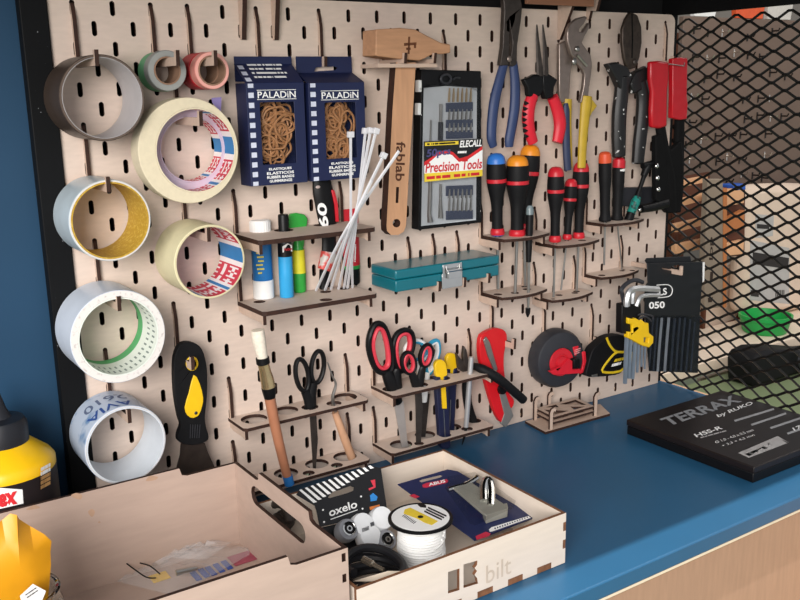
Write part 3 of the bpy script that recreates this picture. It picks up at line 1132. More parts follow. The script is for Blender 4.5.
# --- glue rack (columns 9 to 17)
ZA0, ZA1 = zrack(14), zrack(10)
gs = foot(264, 298, 14)
cy = foot(287, 297, 14)
gy = foot(300, 292, 14)
bk = foot(323, 290, 14)
rd = foot(351, 283.5, 14)
rack('A', 9, 16, 10, 0.070, 'upper tier of the glue rack, under the navy boxes', [(gs[0], gs[1], 0.0145), (cy[0], cy[1], 0.0115), (gy[0], gy[1], 0.0105), (bk[0] + 0.002, bk[1], 0.0135), (rd[0], rd[1], 0.0135)], th=0.0052)
rack('A', 9, 16, 14, 0.070, 'lower tier of the glue rack, carrying glue sticks and zip ties', [(0.262, -0.060, 0.010), (0.196, -0.020, 0.007), (0.31, -0.02, 0.007), (0.283, -0.022, 0.007)], th=0.0052)
GBLUE = mat('glue_blue', '1f6fb2', 0.35, var=0.08, scale=60)


def ztop(u, v, y):
    return at(u, v, y).z


t = thing('glue_stick', 'thick blue and white glue stick with a ribbed white cap, first in the glue rack', 'glue stick', (gs[0], gs[1], ZA0))
h = ztop(264, 219.5, gs[1]) - ZA0
m = MB()
m.lathe([(0.0118, 0.0004), (0.0124, 0.001), (0.0124, 0.022), (0.0118, 0.0225)], (*gs, ZA0), mats=[0, 0, 0])
obj('base', m, WHITE, t)
m = MB()
m.lathe([(0.0116, 0.0225), (0.0119, 0.0235), (0.0119, h - 0.020), (0.0114, h - 0.018)], (*gs, ZA0))
obj('body', m, GBLUE, t)
m = MB()
pr = []
for k in range(48):
    a = 2 * math.pi * k / 48
    r_ = 0.0126 if k % 2 else 0.0121
    pr.append(Vector((gs[0] + r_ * math.cos(a), gs[1] + r_ * math.sin(a), ZA0 + h - 0.018)))
m.prism(pr, (0, 0, 0.0165))
m.lathe([(0.0121, h - 0.0016), (0.0112, h), (0, h + 0.0002)], (*gs, ZA0))
obj('cap', m, WHITE, t)
YPR = mat('yellow_print', 'd9c64a', 0.5)
for k in range(6):
    v = 254 + 4 * k
    dashpx([(256 + (k % 3), v), (262 + (k * 7 % 5), v - 0.3), (256 + (k % 3), v - 1.6)], gs[1] - 0.0112, t, YPR, n=2, seed=k)

t = thing('glue_tube', 'slim cyan and black glue pen with a black cap beside the thick blue stick', 'glue', (cy[0], cy[1], ZA0))
h = ztop(286, 214, cy[1]) - ZA0
CYAN = mat('cyan_plastic', '2f9bd2', 0.4, var=0.04)
m = MB()
m.lathe([(0.0080, 0.0004), (0.0084, 0.001), (0.0084, h * 0.33), (0.0084, h * 0.50), (0.0084, h * 0.56), (0.0082, h * 0.66), (0.0078, h * 0.69), (0.0064, h * 0.73)], (*cy, ZA0), mats=[1, 1, 1, 0, 0, 2, 3], seg=20)
obj('body', m, [BLACK, CYAN, mat('pen_dark', '20242c', 0.4), STEEL], t)
m = MB()
m.lathe([(0.0062, h * 0.725), (0.0062, h * 0.985), (0.0055, h), (0, h)], (*cy, ZA0), seg=20)
obj('cap', m, BLACK, t)
m = MB()
b = Vector((cy[0], cy[1] - 0.0087, ZA0 + h * 0.56))
m.prism([b + Vector((x, abs(x) * 0.28, z)) for x, z in ((-0.0062, 0), (0.0062, 0), (0.0062, 0.007), (0, 0.0105), (-0.0062, 0.007))], (0, 0.0006, 0))
obj('badge', m, WHITEP, t, smooth=0)
text('Pattex', [b + Vector((-0.0055, -0.0003, 0.002)), b + Vector((0.0055, -0.0003, 0.002)), b + Vector((-0.0055, -0.0003, 0.0055))], t, RED, bold=0.02)

t = thing('glue_tube', 'squeezed green and yellow glue tube with a folded green top', 'glue', (gy[0], gy[1], ZA0))
GTR = mat('green_glue', '2f9a3c', 0.35, var=0.1)
YG = mat('yellow_glue_label', 'd8cf2c', 0.45, var=0.08, scale=90)
hh_ = ztop(302, 215, gy[1]) - ZA0
m = MB()
z_ = [0.0005, 0.004, 0.024, 0.0245, 0.052, 0.0525, 0.062, 0.072]
r_ = [0.0070, 0.0080, 0.0083, 0.0083, 0.0078, 0.0070, 0.0050, 0.0046]
m.lathe(list(zip(r_, z_)), (*gy, ZA0), mats=[0, 0, 1, 1, 1, 0, 0], seg=18)
obj('body', m, [GTR, YG], t)
m = MB()
m.slab([(290, 233), (288, 223), (291, 214), (297, 213), (305, 214.5), (308, 219), (306.5, 231), (301, 233), (296, 228)], gy[1] - 0.004, 0.005)
m.tubepx([(300, 247), (301, 238), (302, 230)], gy[1], [4, 3.6, 3.6], 0, seg=10)
obj('folded_top', m, GTR, t, 0.0012)

t = thing('glue_tube', 'crumpled black glue tube with red band and a white 60 up its side', 'glue', (bk[0], bk[1], ZA0))
m = MB()
yk = bk[1]
m.tubepx([(321, 177), (323, 192), (326, 210), (328, 226), (329, 240), (329, 252)], yk, [9.5, 11.5, 11, 9.5, 8.0, 8.6], 0, flat=0.55, seg=14)
m.tubepx([(329, 251.5), (328, 258), (326, 265), (324.5, 270)], yk, [8.7, 8.8, 8.4, 7.5], 1, flat=0.75, seg=14)
obj('tube', m, [BLACK, mat('red_grey_label', 'c0453f', 0.4, h2='b9b3ad', thr=(0.5, 0.55), scale=60)], t)
m = MB()
m.tubepx([(324.5, 270), (323.5, 282), (323, 289)], yk, [5.2, 4.6, 4.0], 0, seg=14, smooth=0)
obj('cap', m, BLACK, t)
m = MB()
m.slab([(334.5, 190), (338.5, 205), (339.5, 222), (336.5, 222), (335, 205), (331.5, 190)], yk - 0.0068, 0.006)
obj('red_edge', m, RED, t, 0.001)
textpx('60', [(329, 228), (326, 203), (319.5, 228)], yk - 0.0076, t, WHITEP, bold=0.03)
m = MB()
m.ball(at(318, 187, yk - 0.0068), 0.0032, 0, 12, (1, 0.25, 0.6))
obj('emblem', m, mat('pale_emblem', 'b9a7a2', 0.5), t)

t = thing('glue_tube', 'red glue tube with a green ring and black cap behind the zip ties', 'glue', (rd[0], rd[1], ZA0))
m = MB()
hr = ztop(348, 209, rd[1]) - ZA0
m.lathe([(0.0122, 0.020), (0.0122, 0.024), (0.0122, 0.0245), (0.0120, 0.055), (0.0116, hr * 0.8)], (*rd, ZA0), mats=[1, 1, 0, 0], seg=24, sq=None)
a_, b_ = at(338, 209.5, rd[1]), at(360, 206, rd[1])
top = Vector((rd[0], rd[1], ZA0 + hr * 0.8))
N_ = 12
m2 = [Vector((rd[0] - 0.0122, rd[1], ZA0 + hr * 0.7)), Vector((rd[0] + 0.0122, rd[1], ZA0 + hr * 0.7)), Vector((rd[0] + 0.0122, rd[1], ZA0 + hr)), Vector((rd[0] - 0.0122, rd[1], ZA0 + hr))]
m.prism([p + Vector((0, -0.002, 0)) for p in m2], (0, 0.004, 0), 0)
obj('tube', m, [RED, GREEN], t, 0.0)
m = MB()
m.lathe([(0.0112, 0.0005), (0.0118, 0.002), (0.0118, 0.0198), (0.0110, 0.0202)], (*rd, ZA0), seg=24)
obj('cap', m, BLACK, t)
for k in range(3):
    dashpx([(351 + 2.2 * k, 262), (351.6 + 2.2 * k, 244), (349.8 + 2.2 * k, 262)], rd[1] - 0.0124, t, WHITEP, n=4, seed=k)

# zip ties fanned out in front of the rack edge
ZIP = mat('milky_nylon', 'dedee2', 0.35, var=0.04, spec=0.5, alpha=0.8)
yfz = -0.0735
TIES = [((350.6, 134.5), (351, 228), (352.5, 287.5), 'standing upright, leftmost at the top'), ((365.5, 131), (355.5, 228), (347.5, 288), 'second head from the left at the top'),
        ((370.5, 130.5), (354, 227), (344, 288), 'its head between two others at the top'), ((376, 131), (352.5, 226), (338.5, 289), 'rightmost of the row of three heads'),
        ((383.5, 155.5), (349, 228), (325, 290), 'leaning right, square head on the hammer handle'), ((399, 151), (347, 228), (316, 290.5), 'tail pointing up over the hammer handle'),
        ((372, 180), (350.5, 227), (331, 289), 'short one leaning right in the bundle')]
for k, (a, b, c, w) in enumerate(TIES):
    pa = at(*a, -0.078 - 0.0056 * k)
    pb = at(*b, yfz - 0.0026 * k)
    pc = onz(*c, ZA0 + 0.0008)
    m = MB()
    t = thing('zip_tie', 'white zip tie in glue rack, ' + w, 'zip tie', pc, 'white zip ties in the glue rack')
    ribbon = catmull([pc, pb, pa], 6)
    m.tube(ribbon, 0.0019, 4, 0, smooth=0, flat=((0, 1, 0), 0.45))
    obj('strap', m, ZIP, t, smooth=0)
    if k in (0, 1, 2, 3, 4):
        d = (pa - pb).normalized()
        sx = Vector((0, -1, 0)).cross(d).normalized()
        m = MB()
        q = [pa + sx * s1 * 0.0037 + d * s2 * 0.0034 + Vector((0, -0.0026, 0)) for s1, s2 in ((-1, -1), (1, -1), (1, 1), (-1, 1))]
        m.prism(q, (0, 0.0052, 0))
        obj('head', m, ZIP, t, 0.0006)

# --- brush rack (columns 8 to 16)
ZB1, ZB0 = zrack(21), zrack(25)
rack('B', 8, 16, 21, 0.047, 'upper tier of the brush rack with the small black scissors', [hx(254, 417, -0.022, 0.0158), hx(286, 410, -0.019, 0.0150), (at(310, 409, -0.026).x, -0.026, 0.0105), hx(345, 397, -0.020, 0.0155), hx(334, 404, -0.032, 0.0095)])
sc0 = at(314, 470, -0.026)
rack('B', 8, 16, 25, 0.047, 'lower tier of the brush rack, behind the plywood box wall', [hx(286, 474, -0.020, 0.0150), hx(317, 466, -0.018, 0.0150), hx(309, 478, -0.037, 0.0095), hx(345, 458, -0.019, 0.0150), hx(337, 468, -0.037, 0.0090)])
COPPER = mat('copper_handle', 'a97154', 0.4, var=0.06, spec=0.6)
BRASS = mat('polished_ferrule', 'cbb58a', 0.22, metal=0.85, var=0.1)
t = thing('brush', 'round white bristle brush with a copper brown handle leaning in front of the rack', 'brush', at(288, 484, -0.054), None)
yb1 = -0.0545
m = MB()
m.tubepx([(257.5, 330), (258.5, 338), (260.5, 348), (262.5, 358)], yb1, [6.6, 7.2, 6.4, 5.4], 0, seg=14)
obj('bristles', m, mat('white_bristle', 'e6dccb', 0.85, var=0.1, scale=300, bump=0.2), t)
m = MB()
m.tubepx([(262.4, 357.5), (263.2, 363.5)], yb1, [6.8, 6.8], 0, seg=16, smooth=0)
obj('collar', m, BLACK, t)
m = MB()
m.tubepx([(268.5, 387), (269.2, 391), (269.8, 398)], yb1, [7.4, 7.0, 5.6], 0, seg=16, smooth=0)
obj('collar', m, BLACK, t)
m = MB()
m.tubepx([(263.4, 364), (265, 371), (267, 379), (268.5, 387)], yb1, [5.8, 5.9, 6.8, 7.2], 0, seg=16, smooth=0)
obj('ferrule', m, BRASS, t)
m = MB()
m.tubepx([(269.8, 398), (276, 430), (285, 468), (287.8, 477)], yb1, [5.6, 5.3, 4.8, 4.6], 0, seg=14)
obj('handle', m, COPPER, t)
m = MB()
m.tubepx([(287.3, 475.5), (289.6, 484.5)], yb1, [5.2, 5.0], 0, seg=14, smooth=0)
obj('blue_tip', m, mat('blue_tape', '2a72b8', 0.5), t)


def scissors(label, y, rings, shank, blades, loc, group='scissors in the racks', matH=BLACK, bm=STEELD):
    t = thing('scissors', label, 'scissors', loc, group)
    for r in rings:
        m = MB()
        m.tubepx(r['p'], y, r['r'], 0, True, flat=1.2, seg=10)
        h = obj('handle', m, r.get('m', matH), t)
        if 'inner' in r:
            m = MB()
            c = Vector((sum(p[0] for p in r['p']) / len(r['p']), sum(p[1] for p in r['p']) / len(r['p']), 0))
            ip = [(c.x + (p[0] - c.x) * r.get('k', 0.72), c.y + (p[1] - c.y) * r.get('k2', 0.85)) for p in r['p']]
            m.tubepx(ip, y - 0.0006, r['r'] * 0.80, 0, True, flat=1.5, seg=8)
            obj('grip_lining', m, r['inner'], h)
    m = MB()
    for s in shank:
        m.tubepx(s[0], y, s[1], 0, flat=0.75, seg=10)
    obj('shank', m, matH, t)
    for b in blades:
        m = MB()
        m.slab(b[0], y + b[1], 0.0015, 0)
        obj('blade', m, b[2] if len(b) > 2 else bm, t, 0.0003)
    return t


def e(u, v, a, b, rot=0, n=10):
    out = []
    for k in range(n):
        q = 2 * math.pi * k / n
        x, y = a * math.cos(q), b * math.sin(q)
        c, s = math.cos(rot), math.sin(rot)
        out.append((u + x * c - y * s, v + x * s + y * c))
    return out


scissors('small all-black scissors standing in the brush rack', -0.026,
         [dict(p=e(302, 375, 6.2, 16, -0.15), r=2.4), dict(p=e(317.5, 367, 6.2, 16, 0.12), r=2.4)],
         [([(305, 391), (308.5, 399), (310.5, 407)], [4.5, 5.5, 6.2]), ([(314, 383), (311.5, 396), (311, 407)], [4, 5.2, 5.8])],
         [([(309.5, 408), (316, 408), (318, 440), (316, 469), (313.5, 470), (311.5, 440)], 0.0005)], at(313, 470, -0.026))
m = MB()
m.tubepx([(335, 412), (343, 434), (352, 458)], -0.021, [3.4, 4.2, 4.4], 0, seg=12)
t = thing('awl', 'small tool with a bare wooden handle pointing down and a bent wire tip', 'tool', at(352, 458, -0.021))
obj('handle', m, mat('bare_wood', 'cb9d7c', 0.55, var=0.07, scale=60), t)
m = MB()
m.tubepx([(336, 413), (332.5, 398), (335.8, 384.5), (332, 375), (327.5, 362)], [-0.021, -0.024, -0.024, -0.024, -0.024], [1.6, 1.8, 1.3, 0.9, 0.7], 0, seg=8)
obj('wire', m, STEEL, t)

# --- scissors rack (columns 18 to 26)
bs = at(391, 392, -0.030)
ZC1, ZC0 = zrack(21), zrack(25)
rack('C', 18, 26, 21, 0.0555, 'upper tier of the scissors rack', [hx(390, 386, -0.028, 0.0155), hx(421, 384, -0.038, 0.0095), hx(428, 378, -0.020, 0.009), hx(444, 377, -0.034, 0.0085), hx(454, 373, -0.020, 0.0085), hx(468, 370, -0.018, 0.009)])
rack('C', 18, 26, 25, 0.049, 'lower tier of the scissors rack, just above the worktop', [hx(401, 440, -0.028, 0.0150), hx(419, 442, -0.040, 0.0080), hx(425, 434, -0.019, 0.0140), hx(445, 438, -0.036, 0.0085), hx(452, 430, -0.018, 0.0135), hx(475, 424, -0.018, 0.0145), hx(467, 430, -0.036, 0.0085)])
PINK = mat('red_grip_lining', 'cf3a49', 0.5, var=0.05)
scissors('large black scissors with red-lined handles, leftmost in the scissors rack', -0.030,
         [dict(p=[(369.5, 336), (375, 324.5), (383, 325.5), (389, 340), (392, 357), (391, 369), (383, 373), (374.5, 367), (369, 350)], r=3.0, inner=PINK, k=0.66, k2=0.80), dict(p=[(393, 345), (397, 334), (405, 330), (411.5, 333), (413, 345), (407, 362), (400, 372), (394.5, 362)], r=2.8, inner=PINK, k=0.68, k2=0.8)],
         [([(386, 371), (389, 378), (393, 388)], [5, 7, 7.5]), ([(398, 368), (396, 378), (396, 388)], [4.5, 6, 7]), ([(394, 388), (396, 397), (399, 403)], [6, 6, 4])],
         [([(394, 402), (403.5, 401), (408, 446), (402, 447.5)], 0.0002, mat('bright_blade', 'b9b0aa', 0.35, metal=0.4, var=0.06))], at(404, 447, -0.030))
LB = mat('sky_blue_plastic', '2f93b8', 0.4)
scissors('scissors with one white and one blue handle loop, behind the small red-lined pair', -0.020,
         [dict(p=e(416, 351, 11, 10.5, -0.3), r=2.2, m=WHITE, inner=LB, k=0.84, k2=0.84), dict(p=[(431, 343), (437.5, 341), (438.5, 352), (434, 365), (428, 374), (426, 362), (427, 350)], r=2.3, m=LB, inner=WHITE, k=0.80, k2=0.86)],
         [([(427, 372), (425.5, 382), (424, 402)], [4, 4.2, 3]), ([(418, 361), (421, 374), (423, 395)], [3, 4, 4])],
         [([(421, 396), (430, 394), (425.5, 437), (421.5, 437)], 0.0006)], at(424, 437, -0.020), matH=WHITE)
scissors('small black scissors with red-lined loops in front of the blue and white pair', -0.0395,
         [dict(p=e(408.5, 363, 6.5, 10.5, -0.15), r=2.2, inner=PINK, k=0.70, k2=0.8), dict(p=e(426, 355.5, 5.6, 11, 0.22), r=2.2, inner=PINK, k=0.70, k2=0.8)],
         [([(411, 372), (414.5, 380), (417, 387)], [3.4, 5, 5.6]), ([(423, 366), (421, 376), (418.5, 387)], [3.2, 4.4, 5.4])],
         [([(415, 387), (421.5, 387), (423, 410), (421, 443), (416.5, 444), (416, 410)], 0.0004)], at(419, 443, -0.0395))


def cutter(label, u0, v0, u1, v1, y, w, slide):
    t = thing('snap_off_cutter', label, 'cutter', at(u1, v1, y), 'navy and yellow snap-off cutters')
    L = Vector((u1 - u0, v1 - v0))
    f = lambda s, o: (u0 + L.x * s + o, v0 + L.y * s)
    m = MB()
    m.slab([f(0.19, -w), f(0.19, -w * 0.2), f(0.33, -w * 0.2), f(0.33, w * 0.1), f(0.19, w * 0.35), f(0.17, w), f(0.97, w * 0.86), f(1.0, w * 0.4), f(1.0, -w * 0.5), f(0.97, -w * 0.86)], y, 0.008)
    obj('body', m, mat('cutter_navy', '1a1e3c', 0.45), t, 0.0012)
    m = MB()
    m.slab([f(0.22, -w * 0.75), f(0.06, -w), f(0.0, -w * 0.3), f(0.01, w * 0.5), f(0.07, w * 0.9), f(0.20, w * 0.9), f(0.30, w * 0.5), f(0.30, -w * 0.5)], y + 0.001, 0.006, n=2)
    obj('end_cap', m, YELLOW, t, 0.0008)
    if slide:
        m = MB()
        m.slab([f(0.24, -w * 0.1), f(0.24, w * 0.55), f(0.55, w * 0.55), f(0.55, -w * 0.1)], y - 0.0025, 0.004)
        obj('slider', m, YELLOW, t, 0.0008)
    m = MB()
    m.slab([f(0.56, -w * 0.06), f(0.56, w * 0.06), f(0.92, w * 0.03), f(0.92, -w * 0.09)], y - 0.0003, 0.0003)
    obj('blade_slot', m, STEEL, t, smooth=0)


cutter('front navy snap-off cutter with a yellow slider facing out', 441, 360, 446, 449, -0.036, 6.0, True)
cutter('rear navy snap-off cutter with a yellow end, behind the other', 452.5, 353.5, 449.5, 436, -0.0195, 5.6, False)
t = thing('scalpel', 'silver scalpel standing with its thin black point down in the scissors rack', 'scalpel', at(463, 442, -0.040))
m = MB()
m.tubepx([(471.3, 357), (468.5, 395), (466, 427)], -0.0400, [2.7, 2.8, 2.5], 0, seg=12, smooth=0)
obj('handle', m, mat('satin_aluminium', 'c3c3c4', 0.3, metal=0.6, var=0.04), t)
m = MB()
m.tubepx([(466, 427), (464.5, 436), (462, 445)], -0.040, [1.8, 1.4, 0.4], 0, seg=8, smooth=0)
obj('point', m, BLACK, t)
t = thing('nippers', 'black nippers lying open across the scissors rack, one handle over the red knife', 'nippers', at(478, 425, -0.018))
m = MB()
m.tubepx([(473, 366), (482, 369), (496, 377), (510, 388), (523.5, 400)], [-0.030, -0.045, -0.056, -0.060, -0.060], [3.2, 4.8, 5.0, 4.6, 4.6], 0, seg=12)
obj('handle', m, RUBBER, t)
m = MB()
m.tubepx([(468, 369), (466, 385), (468, 405), (474, 425)], [-0.024, -0.019, -0.018, -0.018], [3.0, 4.2, 4.6, 5.2], 0, seg=12)
obj('handle', m, RUBBER, t)
m = MB()
m.slab([(464.5, 346), (466.8, 350), (468.5, 360), (473, 367), (469, 371), (464, 364), (463.5, 355)], -0.0295, 0.006)
m.slab([(457, 353), (459.5, 357), (464, 362), (468, 371), (464, 373), (459, 368)], -0.0285, 0.006)
obj('jaws', m, STEELD, t, 0.0008)

# --- screwdriver racks
def racks3(c0, row, dep0, dep1, l0, l1, hs, hs2):
    rack('D', c0, c0 + 4, row, dep0, l0, hs, 0.012)
    rack('D', c0, c0 + 4, row + 4, dep1, l1, hs2, 0.012)


def driver(label, uv0, uv1, y, r, capm, ringm, footm, shaft_px, row, shaft_r=0.0022, slim=False, rings=(0.33,), bodym=RUBBER, tilt=0.0):
    """a screwdriver standing handle up: uv0 top of the handle, uv1 its lower collar"""
    a, b = at(*uv0, y + tilt), at(*uv1, y)
    t = thing('screwdriver', label, 'screwdriver', (b.x, b.y, zrack(row + 4)), 'screwdrivers in the racks')
    L = (a - b).length
    A = (a - b)
    k = mpp(a)
    R = r * k
    if slim:
        pr = [(R * 0.92, 0.0), (R * 1.0, 0.03 * L), (R * 0.80, 0.12 * L), (R * 0.86, 0.45 * L), (R * 1.0, 0.62 * L), (R * 1.0, 0.90 * L)]
    else:
        pr = [(R * 0.60, 0.06 * L), (R * 0.56, 0.16 * L), (R * 0.60, 0.38 * L), (R * 0.84, 0.54 * L), (R * 0.98, 0.64 * L), (R * 1.0, 0.78 * L), (R * 0.90, 0.92 * L)]
    m = MB()
    P = catmull([(p[0], p[1], 0) for p in pr], 4)
    m.lathe([(p.x, p.y) for p in P], b, A, 20)
    obj('handle', m, bodym, t)
    m = MB()
    r0 = pr[-1][0]
    m.lathe([(r0 * 1.005, pr[-1][1] - 0.06 * L), (r0 * 1.02, pr[-1][1]), (r0 * 0.93, 0.965 * L), (r0 * 0.62, 0.993 * L), (r0 * 0.2, L), (0, L)] if slim else [(R * 0.955, 0.875 * L), (R * 0.93, 0.915 * L), (R * 0.80, 0.96 * L), (R * 0.5, 0.992 * L), (0, L)], b, A, 20)
    obj('end_cap', m, capm, t)
    if ringm:
        for f in rings:
            rr = R * (1.02 if not slim else 1.03)
            m = MB()
            m.lathe([(rr * 0.95, (1 - f) * L - 0.026 * L), (rr, (1 - f) * L - 0.020 * L), (rr, (1 - f) * L + 0.020 * L), (rr * 0.95, (1 - f) * L + 0.026 * L)], b, A, 20)
            obj('ring', m, ringm, t)
        m = MB()
        rb = pr[0][0]
        m.lathe([(rb * 1.15, 0.012 * L), (rb * 1.25, 0.03 * L), (rb * 1.18, 0.07 * L), (rb * 1.0, 0.09 * L)], b, A, 20)
        obj('collar', m, ringm, t)
    m = MB()
    rb = pr[0][0]
    m.lathe([(rb * 0.8, 0.0), (rb * 1.0, 0.002 * L), (rb * 1.05, 0.012 * L)], b, A, 18)
    obj('ferrule', m, footm, t)
    c = at(*shaft_px, y) if shaft_px else None
    if c is not None:
        m = MB()
        m.tube([b, c], [shaft_r, shaft_r], 10, 0, smooth=0)
        obj('shaft', m, STEEL, t)
    return b


zD1 = zrack(12)
DB = driver('fat black screwdriver with a blue end cap, leftmost in the screwdriver racks', (496, 153), (497.5, 235.5), -0.028, 10.0, mat('blue_cap', '2f6fc0', 0.4), RED, mat('blue_foot', '3a5fb0', 0.4), (498, 289), 12)
DY = driver('fat black screwdriver with an amber end cap in front of its twin', (517.5, 155), (517, 236.5), -0.036, 11.6, ORANGE, RED, ORANGE, (515, 294), 12)
DZ = driver('fat black screwdriver with an amber end cap standing behind the front one', (531, 144.5), (524, 231), -0.014, 10.5, ORANGE, RED, RED, (525, 286), 12)
p_ = at(531, 240, -0.045)
t = thing('voltage_tester', 'thin black voltage tester with a clear grey cap at right of the amber screwdrivers', 'tester', at(529, 300, -0.047))
m = MB()
m.tubepx([(529.8, 214), (529, 240), (528.6, 262)], -0.047, [3.9, 3.6, 2.6], 0, seg=12, smooth=0)
obj('body', m, BLACK, t)
m = MB()
m.tubepx([(530, 205.5), (529.9, 209), (529.8, 214.5)], -0.047, [2.4, 3.8, 4.0], 0, seg=12, smooth=0)
obj('cap', m, mat('pale_grey_cap', '8b9a9e', 0.25, trans=0.4), t)
m = MB()
m.tubepx([(528.6, 262), (528.2, 300), (528, 309)], -0.047, [1.6, 1.5, 1.2], 0, seg=8, smooth=0)
m.tubepx([(528, 308), (527.8, 313), (527.6, 317)], -0.047, [2.6, 2.4, 0.8], 1, seg=8, smooth=0)
obj('shaft', m, [STEEL, BLACK], t)
H = lambda uv, y, r: (at(*uv, y).x, y, r)
racks3(27, 12, 0.058, 0.055, 'upper tier of the left screwdriver rack, with the three fat handles', 'lower tier of the left screwdriver rack, guiding the three shafts',
       [(DB.x, DB.y, 0.0045), (DY.x, DY.y, 0.0045), (DZ.x, DZ.y, 0.0045), (p_.x, -0.047, 0.0050), (0.600, -0.030, 0.006)],
       [(at(498, 288, -0.028).x, -0.028, 0.0060), (at(515, 293, -0.036).x, -0.036, 0.0060), (at(525, 286, -0.014).x, -0.014, 0.0055), (at(528.4, 295, -0.047).x, -0.0465, 0.0055), (0.602, -0.028, 0.006)])
E1 = driver('black screwdriver with a red ring and a dark red top, leftmost of the middle rack', (556, 166.5), (555, 242), -0.034, 8.6, RED, RED, RED, (553.5, 297), 13, 0.0017, rings=(0.32,))
E2 = driver('smallest black and red screwdriver, between the two bigger ones of the middle rack', (571.5, 178.5), (567, 239.5), -0.024, 6.6, RED, RED, RED, (561, 290), 13, 0.0014, rings=(0.34,))
E3 = driver('black screwdriver with a red ring and red top, rightmost of the middle rack', (581.5, 161.5), (578.5, 239), -0.018, 8.4, RED, RED, RED, (576.5, 291), 13, 0.0019, rings=(0.31,))
racks3(32, 13, 0.056, 0.046, 'upper tier of the middle screwdriver rack, with three red-ringed handles', 'lower tier of the middle screwdriver rack, guiding thin shafts',
       [(E1.x, E1.y, 0.0036), (E2.x, E2.y, 0.0036), (E3.x, E3.y, 0.0036), (0.700, -0.036, 0.006)], [(at(553.5, 297, -0.034).x, -0.033, 0.0055), (at(561, 290, -0.024).x, -0.020, 0.0055), (at(576.5, 291, -0.018).x, -0.018, 0.0055), (0.700, -0.024, 0.0055)])
F1 = driver('plain black screwdriver with an orange top, leftmost of the right rack', (605, 151.5), (605, 221), -0.030, 6.4, mat('orange_red', 'd2502c', 0.45), None, BLACK, (604, 265), 12, 0.0016, slim=True)
F2 = driver('black screwdriver with a red and white band near its top', (619, 157), (617, 220), -0.022, 6.2, RED, None, BLACK, (622, 270), 12, 0.0013, slim=True)
m = MB()
racks3(37, 12, 0.050, 0.044, 'upper tier of the right screwdriver rack, below the riveter', 'lower tier of the right screwdriver rack, above the hex key pouch',
       [(F1.x, F1.y, 0.0032), (F2.x, F2.y, 0.0034), (0.800, -0.020, 0.0035), (0.816, -0.032, 0.005)], [(at(604, 268, -0.030).x, -0.026, 0.0055), (at(622, 270, -0.022).x, -0.022, 0.0055), (0.808, -0.018, 0.0050), (0.815, -0.030, 0.005)])
t = thing('screwdriver', 'thin torque screwdriver with a teal grip leaning right, cap up beside the riveter', 'screwdriver', (0.80, -0.020, zrack(12)), 'screwdrivers in the racks')
yq = -0.034
m = MB()
m.tubepx([(628.5, 220.5), (631, 213)], yq, [4.6, 4.2], 0, seg=12, smooth=0)
m.tubepx([(637.5, 197), (640, 188), (644.5, 175)], yq, [3.4, 2.2, 2.4], 0, seg=12, smooth=0)
m.tubepx([(643.5, 176), (647.5, 166)], yq, [3.2, 4.4], 0, seg=12, smooth=0)
m.tubepx([(642.5, 166), (652, 163.5)], yq, [3.2, 3.2], 0, seg=12, smooth=0)
obj('handle', m, BLACK, t)
m = MB()
m.tubepx([(631, 213), (633, 208), (635.5, 202), (637.5, 197)], yq, [4.6, 4.2, 4.8, 3.6], 0, seg=12)
obj('grip', m, mat('teal_grip', '1c7f74', 0.45, h2='20403c', thr=(0.52, 0.58), scale=150), t)
# white band on the second plain driver of the right rack is built with the riveter group below
wb = at(619, 163, -0.022)
for o_ in COL.objects:
    if o_.get('label', '').startswith('black screwdriver with a red and white band'):
        m = MB()
        m.lathe([(0.0092, 0), (0.0094, 0.001), (0.0094, 0.0030), (0.0092, 0.004)], (wb.x, -0.022, wb.z - 0.012), (0, 0, 1), 20, 0)
        obj('white_band', m, WHITE, o_)
        m = MB()
        m.lathe([(0.0092, 0), (0.0094, 0.001), (0.0094, 0.010), (0.0092, 0.011)], (wb.x, -0.022, wb.z - 0.0075), (0, 0, 1), 20, 0)
        obj('red_band', m, RED, o_)
        break

T00 = lambda L: [(400 + x / 4, y / 4) for x, y in L]          # tile at (400,0), four times
T60 = lambda L: [(600 + x / 4, y / 4) for x, y in L]

# ------------------------------------------------------------------ pliers
t = thing('pliers', 'long thin-nosed pliers with navy dipped handles, leftmost of the hanging pliers', 'pliers', at(500, 147, -0.024), 'pliers on the pegboard')
m = MB()
m.slab(T00([(419, 40), (412, -30), (445, -60), (480, -30), (490, 30), (484, 90), (470, 180), (468, 258), (452, 266), (440, 262), (452, 180), (440, 100), (438, 190), (436, 262), (402, 262), (412, 190), (416, 100)]), -0.028, 0.008)
obj('jaws', m, STEELD, t, 0.0012)
m = MB()
m.ball(at(509.5, 59, -0.029), 0.004, 0, 12, (1, 0.4, 1))
obj('rivet', m, STEELW, t)
for px, rr in (([(504.5, 62), (499, 82), (494.5, 101), (492, 122), (491.5, 138), (493.5, 146.5)], [4.6, 5.4, 5.8, 5.6, 5.4, 4.2]), ([(513, 62), (515, 82), (514.8, 105), (512, 125), (509.5, 139), (509.2, 147)], [4.6, 5.4, 5.8, 5.6, 5.4, 4.4])):
    m = MB()
    m.tubepx(px, -0.022, rr, 0, flat=0.8, seg=12)
    obj('handle', m, BLUE, t)

